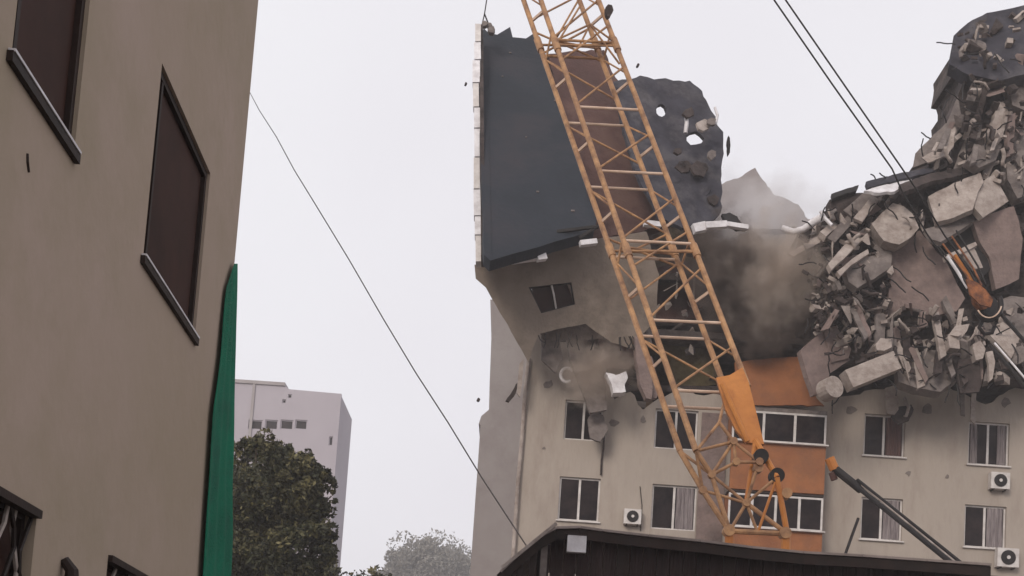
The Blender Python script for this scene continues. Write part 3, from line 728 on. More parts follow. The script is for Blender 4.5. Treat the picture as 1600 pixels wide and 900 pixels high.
def scatter(poly, n, Y0, Y1, smin, smax, label, group, seed):
    q = random.Random(seed); k = 0; guard = 0
    xs = [p[0] for p in poly]; ys = [p[1] for p in poly]
    while k < n and guard < 5000:
        guard += 1
        p = (q.uniform(min(xs), max(xs)), q.uniform(min(ys), max(ys)))
        if not inside(p, poly): continue
        o = bpy.data.objects.new('concrete_chunk', q.choice(chunk_meshes)); col.objects.link(o)
        Y = SQ(q.uniform(Y0, Y1)); o.location = at(p[0], p[1], Y)
        s_ = smin*(smax/smin)**q.random()
        o.scale = (s_*q.uniform(.7, 1.3), s_*q.uniform(.7, 1.2), s_*q.uniform(.6, 1.3))
        o.rotation_euler = (q.uniform(0, 6), q.uniform(0, 6), q.uniform(0, 6))
        tone = {'pale_concrete': 'pale', 'grey_concrete': 'grey', 'dark_concrete': 'dark', 'pinkish_render': 'pinkish'}[o.data.materials[0].name]
        tag(o, label.replace('broken chunk', tone + ' chunk'), 'rubble', group + ', ' + tone + ' ones'); k += 1
Z_UP = [(1490,60),(1540,30),(1600,20),(1600,300),(1440,262),(1480,200),(1510,120)]
Z_MID = [(1252,376),(1300,330),(1380,305),(1460,350),(1380,380),(1400,480),(1300,500),(1262,460)]
Z_LOW = [(1290,480),(1380,470),(1500,490),(1600,480),(1600,585),(1540,600),(1480,590),(1400,580),(1340,565),(1300,540)]
Z_RIM = [(1270,465),(1310,440),(1340,455),(1300,520),(1275,520)]
scatter(Z_UP, 42, 39.3, 40.4, 0.3, 0.9, 'broken chunk of concrete wedged under the dark roof hump at upper right', 'chunks in the upper right wreck', 1)
scatter(Z_MID, 55, 38.6, 40.2, 0.25, 0.7, 'broken chunk of concrete near the left top of the right-hand heap', 'chunks on the left top of the heap', 2)
scatter(Z_LOW, 75, 38.6, 40.2, 0.25, 0.75, 'broken chunk of concrete in the lower rim of the right-hand heap', 'chunks along the lower rim of the heap', 3)
scatter(MID, 9, 41.4, 42.6, 0.15, 0.4, 'broken chunk of concrete on the wall top under the leaning wall', 'chunks under the leaning wall', 4)
scatter([(1090,560),(1010,500),(1040,420),(1100,410),(1120,600)], 22, 42.5, 44.5, 0.2, 0.5, 'broken chunk inside the torn rooms behind the crane boom', 'chunks behind the boom', 5)
# long strips of broken floor slab and bent pipes lying through the heap
q = random.Random(21)
def strips(poly, n, ang, lmin, lmax, Y0, Y1, where):
    xs = [p[0] for p in poly]; ys = [p[1] for p in poly]; k = 0
    while k < n:
        x, y = q.uniform(min(xs), max(xs)), q.uniform(min(ys), max(ys))
        if not inside((x, y), poly): continue
        a = R(ang + q.uniform(-22, 22)); L_ = q.uniform(lmin, lmax)/2; w_ = q.uniform(3.2, 8)
        dx, dy = math.cos(a), math.sin(a)
        tn = q.choice(['conc', 'conc2', 'conc3', 'pink', 'conc2'])
        nm = {'conc': 'pale', 'conc2': 'grey', 'conc3': 'dark', 'pink': 'pinkish'}[tn]
        pts = [(x-dx*L_+dy*w_, y-dy*L_-dx*w_), (x+dx*L_*q.uniform(.7, 1)+dy*w_, y+dy*L_*.9-dx*w_), (x+dx*L_-dy*w_, y+dy*L_+dx*w_), (x-dx*L_*q.uniform(.7, 1)-dy*w_, y-dy*L_*.9+dx*w_)]
        o = slab_px('concrete_strip', pts, SQ(q.uniform(Y0, Y1)), (q.uniform(-.4, .4), -1, q.uniform(-.2, .7)), q.uniform(.08, .22), M[tn], step=9, amp=.7,
                    label='long %s strip of broken concrete lying %s' % (nm, where), cat='concrete strip', group='%s long concrete strips %s' % (nm, where))
        k += 1
strips([(1500,120),(1600,60),(1600,290),(1450,262),(1480,200)], 16, -70, 40, 95, 39.4, 40.3, 'under the upper right roof hump')
strips([(1256,376),(1300,330),(1380,300),(1400,330),(1370,440),(1290,470)], 12, -35, 35, 80, 38.8, 39.8, 'at the left top of the heap')
strips([(1290,480),(1380,470),(1500,490),(1590,480),(1590,580),(1480,590),(1340,560)], 20, 80, 30, 75, 38.7, 39.6, 'in the lower rim of the heap')
for k in range(16):
    poly = (Z_MID, Z_LOW, Z_UP)[k % 3]; xs = [p[0] for p in poly]; ys = [p[1] for p in poly]
    while True:
        x, y = q.uniform(min(xs), max(xs)), q.uniform(min(ys), max(ys))
        if inside((x, y), poly): break
    a = q.uniform(0, 6.3); pts = []
    for j in range(5):
        pts.append(at(x, y, SQ(38.7)-0.06*j)); x += 7*math.cos(a); y += 7*math.sin(a); a += q.uniform(-.7, .7)
    wh = ('at the left top of the heap', 'in the lower rim of the heap', 'under the upper right roof hump')[k % 3]
    pale = k % 2 == 0
    tag(MB().tube(pts, q.uniform(.035, .07), 7).build('bent_pipe', M['conc'] if pale else M['conc3'], smooth=True), ('pale' if pale else 'dark') + ' bent length of pipe ' + wh, 'pipe', ('pale' if pale else 'dark') + ' bent pipes ' + wh)
# pieces round the dark opening behind the ropes
S('wall_panel', [(1445,358),(1480,346),(1519,333),(1523,344),(1496,362),(1470,378),(1456,374)], 38.7, (0,-1,0.6), 0.18, 'conc2', 'narrow grey wall panel directly beneath the largest pale tilted panel', 'wall panel')
S('concrete_strip', [(1474,400),(1498,390),(1524,378),(1527,383),(1500,397),(1477,407)], 38.5, (0,-1,0.4), 0.12, 'conc', 'pale strip crossing the dark opening left of the tall hanging panel', 'concrete strip')
S('concrete_slab', [(1503,388),(1520,384),(1530,404),(1536,418),(1524,420),(1510,404)], 38.7, (0.3,-1,0.1), 0.15, 'conc', 'pale wedge standing in the dark opening left of the tall hanging panel', 'concrete slab')
S('opening_shade_sheet', [(1470,378),(1520,348),(1546,392),(1552,415),(1530,440),(1500,440)], 39.8, (0,-1,0), 0.1, 'black', 'black sheet added for the dark of the opening behind the pale wedge, left of the tall hanging panel', 'opening shade')  # black sheet added for the darkness of the opening, not a real board

# fine rubble, joined
def fine(name, polys, n, Y0, Y1, label, seed, mm):
    q = random.Random(seed); mb = MB()
    for poly in polys:
        xs = [p[0] for p in poly]; ys = [p[1] for p in poly]; k = 0
        while k < n:
            p = (q.uniform(min(xs), max(xs)), q.uniform(min(ys), max(ys)))
            if not inside(p, poly): continue
            c = at(p[0], p[1], SQ(q.uniform(Y0, Y1))); X = Vector((q.gauss(0,1), q.gauss(0,1), q.gauss(0,1))).normalized()
            Y_ = X.cross(Vector((q.gauss(0,1), q.gauss(0,1), q.gauss(0,1)))).normalized(); Z = X.cross(Y_)
            s_ = q.uniform(0.04, 0.13)
            mb.obox(c, X, Y_, Z, s_*q.uniform(.6, 2.2), s_*q.uniform(.5, 1), s_*q.uniform(.3, .9)); k += 1
    tag(mb.build(name, mm), label, 'rubble', kind='stuff')
fine('fine_rubble', [Z_UP, Z_MID, Z_LOW, Z_RIM], 60, 38.9, 40.4, 'pale fine rubble scattered through the right-hand heap', 11, M['conc'])
fine('fine_rubble', [Z_UP, Z_MID, Z_LOW, Z_RIM], 90, 38.9, 40.4, 'dark fine rubble scattered through the right-hand heap', 12, M['conc3'])
# reinforcing bars
q = random.Random(5); rb = MB()
def rebar(px, py, Y, lpx, ang, q=q):
    pts = []; x, y = px, py; a = ang
    for k in range(6):
        pts.append(at(x, y, SQ(Y) - 0.08*k)); x += lpx/5*math.cos(a); y += lpx/5*math.sin(a); a += q.uniform(-.45, .5)
    rb.tube(pts, 0.022, 5)
for k in range(90):
    poly = (Z_UP, Z_MID, Z_LOW, Z_LOW)[k % 4]
    xs = [p[0] for p in poly]; ys = [p[1] for p in poly]
    rebar(q.uniform(min(xs), max(xs)), q.uniform(min(ys)+30, max(ys)), q.uniform(38.6, 39.6), q.uniform(14, 40), q.uniform(0, 6.28))
for (x, y, L_, a) in ((1370,284,16,-2.2),(1384,280,14,-1.9),(1283,345,22,-1.3),(1290,330,18,-0.4),(1495,105,10,2.5),(1300,620,26,1.4),(1312,616,22,1.8),(1495,600,34,1.5),(1485,600,30,1.8)):
    rebar(x, y, 38.8, L_, a)
tag(rb.build('reinforcing_bars', M['black']), 'tangle of bent dark reinforcing bars sticking out of the right-hand heap', 'rebar', kind='stuff')
# white sheet and cable draped from the gap to the heap
tag(MB().tube([at(1222, 356, 41), at(1240, 362, 40.9), at(1256, 358, 40.8), at(1272, 346, 40.6), at(1288, 338, 40.5)], 0.10, 8, r2=0.14).build('draped_membrane', M['white'], smooth=True), 'white strip of membrane draped from the gap up to the left tip of the heap', 'membrane')
tag(MB().tube([at(1282, 330, 40.3), at(1290, 342, 40.3), at(1300, 352, 40.2)], 0.06, 6).build('splintered_batten', M['white']), 'short white batten standing at the left tip of the heap', 'batten')
S('torn_felt', [(1128,334),(1140,332),(1152,338),(1160,350),(1166,358),(1152,358),(1136,350)], 39.6, (0.2,-1,0.4), 0.12, 'black', 'black scrap of roofing felt curled over the white flashing beside the gap', 'roofing scrap', 5, .8)
# debris caught in mid-fall
for (x, y, s_, lab, mm) in ((1139, 227, 5, 'dark ragged scrap falling just right of the torn slate sheet', 'black'), (952, 16, 8, 'dark scrap hanging beside the boom at the top edge of the picture', 'conc3'), (997, 101, 3, 'tiny dark scrap in the air above the torn slate sheet', 'conc3'), (728, 130, 2.5, 'tiny dark scrap in the air left of the pale coping', 'conc3'), (748, 624, 3.5, 'small pale and dark scrap beside the set-back wing', 'conc3')):
    p = [(x+s_*(0.8 if s_ != 5 else .7)*math.cos(2*math.pi*j/7)*rnd.uniform(.6, 1.1), y+s_*(1.5 if s_ > 3.6 else .8)*(2.2 if s_ == 5 else 1)*math.sin(2*math.pi*j/7)*rnd.uniform(.7, 1.1)) for j in range(7)]
    S('flying_debris', p, 40.5 if x != 952 else 27.5, (0.2, -1, 0.1), 0.12, mm, lab, 'debris', 4, .5)

# ------------------------------------------------------------------ air conditioners
def aircon(px, py, wpx, Y, label):
    c = at(px, py, Y-0.18); w_ = wpx/2000*Y
    t = empty('air_conditioner', (c.x, Y, c.z-w_*.5), label, 'air conditioner', 'air conditioners on the facade')
    h = w_*0.44
    MB().box((c.x-w_/2, c.y-0.14, c.z-h), (c.x+w_/2, c.y+0.14, c.z+h)).build('casing', M['frame'], t)
    f = MB(); f.tube([Vector((c.x, c.y-0.145, c.z)), Vector((c.x, c.y-0.165, c.z))], h*0.78, 16)
    fo = f.build('fan_grille', M['black'], t)
    MB().tube([Vector((c.x, c.y-0.166, c.z)), Vector((c.x, c.y-0.19, c.z))], h*0.2, 10).build('fan_hub', M['frame'], fo)
    for s_ in (-1, 1):
        MB().box((c.x+s_*w_*.32-.02, c.y-0.14, c.z-h-0.045), (c.x+s_*w_*.32+.02, Y-0.001, c.z-h-0.003)).build('bracket', M['conc3'], t)
aircon(988, 808, 27, FY, 'small white air conditioner just above the shed roof, left of the crane')
aircon(1561, 752, 30, FY, 'white air conditioner mounted right under the curtained upper window at far right')
aircon(1573, 872, 34, FY, 'white air conditioner low at far right, beside the end of the shed roof')

# ------------------------------------------------------------------ lattice crane boom
def yd(py, near):      # depth along the boom: it comes nearer towards its foot
    return 29.2 - 4.6*py/640 - (0.50 if near else 0)
C1 = lambda y: at(818+0.347*y, y, yd(y, 0))
C2 = lambda y: at(845+0.344*y, y, yd(y, 1))
C3 = lambda y: at(905+0.376*y, y, yd(y, 0)+0.35)
C4 = lambda y: at(935+0.387*y, y, yd(y, 1)+0.35)
foot = C1(700)
cr_ = empty('crane_boom', Vector((foot.x, foot.y, 1.2)), 'tall rust-stained ochre lattice crane boom leaning across the torn building', 'crane boom')
YT = -300
chord_lim = {'1': 700, '2': 700, '3': 610, '4': 600}
for (C, y1) in ((C1, 705), (C2, 705), (C3, 612), (C4, 604)):
    MB().tube([C(YT), C(75), C(385), C(y1)], 0.060, 10).build('chord', M['boom'], cr_, smooth=False)
bays = [-262, -152, -42, 62, 167, 267, 376, 500, 610]
for y in bays:
    if y > 640: continue
    MB().tube([C2(y), C4(y+5)], 0.033, 8).build('rung', M['brace'] if y > 100 else M['boom'], cr_)
    MB().tube([C1(y+25), C3(y+30)], 0.033, 8).build('rung', M['brace'] if y > 100 else M['boom'], cr_)
    ya = y-28 if y < 400 else y-34
    MB().bar(C1(ya+0), C2(ya-18), 0.055).build('side_brace', M['brace'], cr_)
    if y < 590: MB().bar(C3(ya+8), C4(ya-12), 0.055).build('side_brace', M['brace'], cr_)
for a_, b_ in zip(bays[:-1], bays[1:]):
    if b_ > 640: continue
    MB().tube([C2(b_-4), C4(a_+42)], 0.026, 8).build('diagonal', M['boom'], cr_)
    MB().tube([C1(b_-30), C3(a_+36)] if (a_ // 10) % 2 else [C1(a_+30), C3(b_-10)], 0.024, 8).build('diagonal', M['boom'], cr_)
    MB().tube([C1(a_+30), C2(b_-52)], 0.022, 6).build('diagonal', M['boom'], cr_)
    MB().tube([C3(a_+30), C4(b_-52)], 0.022, 6).build('diagonal', M['boom'], cr_)
# section joints: plates, pins and crossed bracing
for yj in (70, 392):
    for C in (C1, C2, C3, C4):
        MB().tube([C(yj-9), C(yj+9)], 0.085, 10).build('joint_sleeve', M['boom'], cr_)
    for (p, q_) in ((C1(yj), C3(yj+4)), (C2(yj), C4(yj+2)), (C1(yj), C4(yj)), (C2(yj-6), C3(yj+6)), (C1(yj+28), C2(yj-20)), (C3(yj+28), C4(yj-20)), (C1(yj+14), C3(yj-26)), (C2(yj+24), C4(yj-30)), (C1(yj-20), C3(yj+26))):
        MB().tube([p, q_], 0.026, 8).build('joint_brace', M['boom'], cr_)
# inverted V above the upper joint
for p, q_ in (((866, 64), (922, 38)), ((905, 72), (922, 38)), ((922, 38), (955, 62)), ((922, 38), (968, 100)), ((868, 62), (912, -14)), ((874, 62), (906, 10))):
    MB().tube([at(*p, 28.4), at(*q_, 28.5)], 0.024, 8).build('joint_brace', M['boom'], cr_)
# boom foot: orange plated section and pin-jointed struts
slab_px('foot_plate', [(1119, 590), (1140, 586), (1160, 574), (1170, 598), (1182, 645), (1194, 694), (1166, 691), (1150, 672), (1134, 640)], 24.0, (-0.1, -1, 0.1), 0.12, M['boomhi'], cr_, step=60, amp=0)
MB().tube([at(1128, 600, 23.8), at(1168, 690, 23.7)], 0.05, 8).build('plate_rib', M['boomhi'], cr_)
FTY = 23.6
nodes = dict(e1=C1(705), e2=C2(705), e3=C3(612), f1=at(1140, 830, FTY), f2=at(1230, 834, FTY), a=at(1112, 742, FTY+.15), b=at(1186, 722, FTY-.1),
             c=at(1166, 786, FTY), d=at(1150, 722, FTY+.1), g=at(1124, 660, FTY+.3), h=at(1214, 746, FTY-.1), p=at(1180, 688, 23.9), r=at(1098, 766, FTY+.2), u=at(1146, 690, FTY+.2), m=at(1184, 832, FTY))
for (p, q_, r_) in (('e1', 'r', .055), ('r', 'f1', .055), ('e2', 'a', .05), ('a', 'f1', .045), ('e1', 'a', .03), ('e2', 'r', .03), ('a', 'u', .032), ('u', 'g', .035), ('a', 'd', .032), ('d', 'b', .032), ('g', 'e2', .03), ('g', 'e3', .03),
                    ('d', 'u', .03), ('a', 'c', .03), ('r', 'c', .028), ('c', 'h', .03), ('c', 'b', .03), ('b', 'u', .03), ('p', 'h', .06), ('p', 'c', .045), ('h', 'f2', .055), ('c', 'f2', .045), ('c', 'f1', .032), ('c', 'm', .03), ('h', 'm', .028), ('f1', 'f2', .05), ('b', 'd', .03), ('e2', 'u', .03)):
    MB().tube([nodes[p], nodes[q_]], r_, 8).build('foot_strut', M['boomhi'] if p in 'ph' else M['boom'], cr_)
for k_ in 'abcdru':
    MB().tube([nodes[k_]-Vector((0, .07, 0)), nodes[k_]+Vector((0, .07, 0))], .075, 10).build('gusset', M['boom'], cr_)
for (x, y, r_) in ((1190, 712, .14), (1215, 742, .14), (1186, 730, .09), (1230, 770, .1), (1140, 828, .11), (1228, 832, .11)):
    a = at(x, y, FTY-0.12)
    MB().tube([a, a+Vector((0, 0.22, 0))], r_, 16).build('sheave', M['black'] if r_ > .12 else M['boom'], cr_)
# legs carrying the foot down to the carrier behind the shed
for x in (1140, 1228):
    a = at(x, 830, FTY); MB().tube([a, Vector((a.x+0.2, a.y+0.1, 1.2))], 0.09, 8).build('foot_strut', M['boomhi'], cr_)
a = at(1185, 830, FTY)
MB().box((a.x-1.6, a.y-1.3, 0.7), (a.x+2.2, a.y+1.5, 1.5)).build('turntable_deck', M['boomhi'], cr_)
MB().box((a.x-1.3, a.y-1.1, 0.0), (a.x+1.9, a.y+1.3, 0.698)).build('carrier_frame', M['black'], cr_)

# ------------------------------------------------------------------ hoist ropes, hook block, guys
def sagrope(name, pts, r, m, label, cat, group=None, r2=None):
    return tag(MB().tube([at(*p) for p in pts], r, 7, r2=r2).build(name, m), label, cat, group)
sagrope('hoist_rope', [(1197, -20, 31), (1211, 2, 31), (1300, 131, 31.6), (1394, 264, 32.4), (1410, 300, 32.6), (1450, 368, 33), (1520, 462, 33.2)], 0.022, M['black'], 'left one of the two parallel steel ropes running down to the orange hook block', 'rope')
sagrope('hoist_rope', [(1214, -20, 31), (1229, 2, 31), (1318, 131, 31.6), (1410, 264, 32.4), (1432, 296, 32.6), (1476, 368, 33), (1540, 452, 33.2)], 0.022, M['black'], 'right one of the two parallel steel ropes running down to the orange hook block', 'rope')
hb = empty('hook_block', at(1545, 500, 33.2), 'orange and black crane hook block hanging in front of the heap at right', 'hook block')
for i, (x, y, r_, mm, dy) in enumerate(((1532, 470, .26, 'rust', 0), (1544, 478, .30, 'black', .1), (1526, 452, .17, 'rust', -.1))):
    a = at(x, y, 33.2+dy); n_ = Vector((0.3, -1, 0.1)).normalized()
    MB().tube([a-n_*.05, a+n_*.05], r_, 20).build('sheave', M[mm], hb)
for k, dy in enumerate((-.22, .16)):
    slab_px('cheek_plate', [(1510,436),(1524,440),(1540,452),(1552,468),(1548,480),(1532,476),(1516,460)], 33.0+dy, (0.3,-1,0.1), 0.04, M['rust'], hb, step=60, amp=0)
for k in range(5):
    MB().tube([at(1466+7*k, 384-6*k+3*(k%2), 33.1), at(1500+7*k, 428-3*k, 33.0), at(1516+6*k, 452-2*k, 32.9)], 0.026, 6).build('rope_fall', M['rust'] if k % 2 else M['black'], hb)
arc = [at(1544+20*math.cos(a_), 476+24*math.sin(a_), 32.8) for a_ in [R(d_) for d_ in range(-30, 151, 15)]]
MB().tube(arc, 0.075, 8).build('sheave_guard', M['black'], hb, smooth=True)
MB().tube([p_ + Vector((-0.02, -0.11, 0.02)) for p_ in arc[3:]], 0.02, 6).build('guard_lip', M['brace'], hb, smooth=True)
MB().tube([at(1536, 500, 33), at(1530, 512, 33), at(1538, 522, 33), at(1550, 520, 33), at(1554, 510, 33)], 0.055, 8).build('hook', M['black'], hb, smooth=True)
MB().tube([at(1480, 400, 33), at(1496, 424, 33), at(1512, 450, 33)], 0.045, 8).build('rope_socket', M['white'], hb)
MB().tube([at(1492, 398, 33.1), at(1508, 422, 33.1), at(1524, 446, 33.1)], 0.045, 8).build('rope_socket', M['boomhi'], hb)
sagrope('guy_rope', [(1560, 486, 32.9), (1600, 532, 32.5), (1680, 626, 31.6)], 0.05, M['black'], 'upper dark guy running from the hook block off the right edge', 'rope')
sagrope('guy_rope', [(1548, 540, 32.9), (1575, 572, 32.6), (1612, 618, 32.2), (1680, 700, 31.6)], 0.05, M['black'], 'lower dark guy below the hook block running off the right edge', 'rope')
sagrope('guy_rope', [(1554, 536, 33.0), (1580, 566, 32.7), (1616, 608, 32.3), (1690, 692, 31.6)], 0.028, M['white'], 'thin pale guy lying along the lower dark one below the hook block', 'rope')
# telescopic strut pair from the wall bracket down to the shed roof
ts = empty('steel_strut', at(1500, 884, 22), 'parallel dark steel bars slanting down to the shed roof past the right windows', 'strut')
MB().tube([at(1305, 733, 25), at(1345, 765, 24.6)], 0.085, 10).build('sleeve', M['black'], ts)
MB().tube([at(1340, 761, 24.6), at(1492, 884, 22)], 0.05, 10).build('bar', M['black'], ts)
MB().tube([at(1340, 750, 24.7), at(1506, 883, 22.1)], 0.035, 10).build('bar', M['black'], ts)
MB().tube([at(1342, 755, 24.65), at(1499, 883, 22.05)], 0.018, 8).build('bar', M['conc'], ts)
MB().tube([at(1296, 716, 25), at(1304, 734, 25)], 0.10, 10).build('end_fitting', M['boomhi'], ts)
MB().tube([at(1300, 738, 25), at(1304, 750, 25)], 0.07, 10).build('end_fitting', M['maroon'], ts)
sagrope('leaning_rod', [(1341, 810, 41.5), (1330, 840, 41.3), (1320, 868, 41)], 0.05, M['black'], 'thin dark rod leaning against the facade left of the lower window crossed by the strut', 'rod')

# ------------------------------------------------------------------ low dark shed across the bottom
SY = 19.0
sh = empty('shed', Vector((at(1100, 850, SY).x, SY, 0)), 'low dark wooden shed with a thin pale roof edge across the bottom of the picture', 'shed')
A = at(868, 830, SY); A2 = at(935, 832, SY); B = at(1540, 886, SY+0.2); Lp = at(778, 900, SY)
ridge = []
for (x, y) in ((782, 897), (812, 868), (842, 843), (868, 829), (905, 828), (940, 833), (1010, 841), (1090, 849), (1170, 859), (1250, 867), (1340, 872), (1440, 879), (1540, 886)):
    ridge.append(at(x, y, SY))
rv = MB()
dpt = Vector((0, 5.5, 0.15))
# tin roof sheet following the eave line, real thickness
nR = len(ridge)
for i in range(nR-1):
    a, b = ridge[i], ridge[i+1]
    X = (b-a).normalized(); Yv = dpt.normalized(); Z = X.cross(Yv).normalized()
    mbx = MB(); mbx.obox((a+b)/2 + dpt/2 - Vector((0, .25, 0)), X, Yv, Z, (b-a).length/2-0.004, dpt.length/2, 0.018)
    mbx.build('roof_sheet', M['shedroof'], sh)
# fascia boards
for i in range(nR-1):
    a, b = ridge[i]+Vector((0, -.2, -0.10)), ridge[i+1]+Vector((0, -.2, -0.10))
    MB().bar(a, b, 0.15, 0.03).build('fascia_board', M['brownm'], sh)
x = A.x-0.25
while x < B.x:
    zt = np.interp(x+0.1, [p.x for p in ridge], [p.z for p in ridge]) - 0.12
    MB().box((x, SY+0.0+rnd.uniform(0, .03), 0), (x+0.185, SY+0.05+rnd.uniform(0, .02), zt)).build('plank', M['shed'] if rnd.random() < .8 else M['brownm'], sh)
    x += 0.2
MB().box((A.x-0.2, SY+5.1, 0), (B.x, SY+5.2, A.z-0.4)).build('rear_wall', M['shed'], sh)
MB().box((B.x-0.1, SY+0.1, 0), (B.x, SY+5.09, B.z-0.2)).build('end_wall', M['shed'], sh)
# open porch at the left end with posts
for (x_, y_) in ((850, 868), (812, 892), (832, 890)):
    p = at(x_, y_, SY-0.1); zt = np.interp(p.x, [q_.x for q_ in ridge], [q_.z for q_ in ridge]) - 0.1
    MB().box((p.x-0.05, p.y-0.05, 0), (p.x+0.05, p.y+0.05, zt)).build('post', M['conc2'] if x_ == 850 else M['brownm'], sh)
MB().bar(ridge[0]+Vector((0.02, -.26, 0.06)), ridge[3]+Vector((0, -.26, 0.06)), 0.05, 0.04).build('verge_board', M['conc'], sh)
lb = at(901, 850, SY-0.3)
wl_ = empty('flood_light', Vector((lb.x, lb.y, lb.z-0.15)), 'small white box lamp fixed under the shed eave near its left end', 'lamp')
MB().box((lb.x-0.14, lb.y-0.06, lb.z-0.13), (lb.x+0.14, lb.y+0.06, lb.z+0.12)).build('housing', M['white'], wl_)
MB().box((lb.x-0.16, lb.y-0.07, lb.z+0.123), (lb.x+0.16, lb.y+0.28, lb.z+0.145)).build('bracket', M['brownm'], wl_)

# thin cable from the near building's corner down to the shed
cable_pts = [(388, 140, 12.3), (405, 172, 12.6), (432, 214, 13.2), (460, 266, 13.8), (492, 318, 14.5), (545, 405, 15.5), (600, 500, 16.3), (650, 583, 17), (700, 660, 17.7), (752, 745, 18.3), (822, 852, 18.8)]
sagrope('overhead_cable', cable_pts, 0.003, M['cablegrey'], 'thin grey cable slanting from the taupe building down to the left end of the shed', 'cable', r2=0.011)

# ------------------------------------------------------------------ far block, trees
FB = 110.0
fb = empty('far_apartment_block', Vector((at(455, 800, FB).x, FB, 0)), 'flat-roofed pale grey panel block standing far behind the leafy tree', 'building')
def fq(px, py): return fz(px, py, FB)
fx0 = fq(300, 700)[0]; fx1 = (fq(531, 620)[0]+fq(518, 830)[0])/2; fzt = fq(455, 604)[1]
frow = []
for (a, b) in ((388, 410), (414, 434), (438, 458), (461, 480)):
    q_ = wrect(a, 656, b, 671, FB)
    for k in range(6): frow.append((q_[0], q_[1], q_[2]-k*2.9, q_[3]-k*2.9))
for (a, b, c_, d_) in ((441, 624, 447, 630), (450, 616, 456, 622), (514, 682, 520, 696)):
    frow.append(wrect(a, b, c_, d_, FB))
frow += [(q_[0], q_[1], q_[2]-5.8, q_[3]-5.8) for q_ in [frow[-1]]]
mb = MB(); mb.poly([(fx0, 0), (fx1, 0), (fx1, fzt-0.35), (fx1-4.6, fzt-0.25), (fx1-5.0, fzt), (fx0, fzt)], [rect(q_) for q_ in frow], Vector((0, FB, 0)), FU, FV, 0.4)
mb.build('front_wall', M['far'], fb)
MB().box((fx0, FB+0.402, 0), (fx1, FB+8, fzt-0.5)).build('block_body', M['far'], fb)
MB().box((fx0-0.1, FB-0.15, fzt+0.003), (fx1-5.0, FB+12, fzt+0.3)).build('roof_edge', M['wing'], fb)
sx = fq(394, 640)[0]
MB().box((sx-0.12, FB-0.12, 0), (sx+0.12, FB-0.004, fzt)).build('panel_joint', M['wing'], fb)
for q_ in frow:
    f = MB(); w_ = min(0.09, (q_[1]-q_[0])*.2)
    f.box((q_[0], FB+.1, q_[2]), (q_[1], FB+.2, q_[2]+w_)); f.box((q_[0], FB+.1, q_[3]-w_), (q_[1], FB+.2, q_[3]))
    f.box((q_[0], FB+.1, q_[2]+w_), (q_[0]+w_, FB+.2, q_[3]-w_)); f.box((q_[1]-w_, FB+.1, q_[2]+w_), (q_[1], FB+.2, q_[3]-w_))
    fo = f.build('window', M['far'], fb)
    MB().box((q_[0]+w_, FB+.22, q_[2]+w_), (q_[1]-w_, FB+.25, q_[3]-w_)).build('pane', M['glass'], fo)

def crown(name, clumps, n, size, parent, mats, seed, squash=0.9, sub_n=45):
    q = np.random.default_rng(seed)
    verts = []; faces = []; mi = []
    cs = np.array([c[:3] for c in clumps]); rs = np.array([c[3] for c in clumps]); wgt = rs**2/np.sum(rs**2)
    sub = []
    for _ in range(sub_n*len(clumps)):
        k = q.choice(len(clumps), p=wgt); d = q.normal(size=3); d /= np.linalg.norm(d)
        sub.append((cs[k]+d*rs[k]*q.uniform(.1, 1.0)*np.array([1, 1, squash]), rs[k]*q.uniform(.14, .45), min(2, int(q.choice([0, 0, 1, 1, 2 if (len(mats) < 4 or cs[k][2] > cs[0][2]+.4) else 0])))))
    zmax = max(s_[0][2] for s_ in sub); zmin = min(s_[0][2] for s_ in sub)
    for i in range(n):
        c, r_, tone = sub[q.integers(len(sub))]
        d = q.normal(size=3); d /= np.linalg.norm(d)
        p = c + d*r_*q.uniform(.5, 1.05)**.6
        a = q.normal(size=3); a /= np.linalg.norm(a); b = np.cross(a, q.normal(size=3)); b /= np.linalg.norm(b)
        s_ = size*q.uniform(.6, 1.35)
        k = len(verts)
        verts += [tuple(p-a*s_), tuple(p-b*s_*.45), tuple(p+a*s_), tuple(p+b*s_*.45)]
        faces.append((k, k+1, k+2, k+3))
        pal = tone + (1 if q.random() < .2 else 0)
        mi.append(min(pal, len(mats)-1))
    me = bpy.data.meshes.new(name)
    org = WORLD[parent.name]
    me.from_pydata([tuple(np.array(v)-np.array(org)) for v in verts], [], faces)
    for m_ in mats: me.materials.append(m_)
    me.polygons.foreach_set('material_index', mi)
    o = bpy.data.objects.new(name, me); col.objects.link(o); o.parent = parent
    return o
def tree(name, base, clumps, n, size, label, mats, seed, tr=0.22, cat='tree'):
    t = empty(name, base, label, cat)
    tb = MB(); b = Vector(base); c0 = Vector(clumps[0][:3])
    tb.tube([b, b.lerp(c0, .35)+Vector((.1, .05, 0)), b.lerp(c0, .75), c0], tr, 9, r2=tr*.35)
    tb.build('trunk', M['bark'], t, smooth=True)
    for i, c in enumerate(clumps[1:]):
        s_ = b.lerp(c0, .5+.4*((i*37) % 10)/10)
        e = Vector(c[:3])
        MB().tube([s_, s_.lerp(e, .5)+Vector((0, 0, .2)), e], tr*.4, 6, r2=tr*.1).build('limb', M['bark'], t, smooth=True)
    crown('crown', clumps, n, size, t, mats, seed)
    return t
TY = 40.0
def ck(px, py, Y, r_): p = at(px, py, Y); return (p.x, p.y, p.z, r_)
b = at(410, 1100, TY); b.z = 0
leaf3 = [M['leafd'], M['leafm'], M['leafl'], M['leafl']]
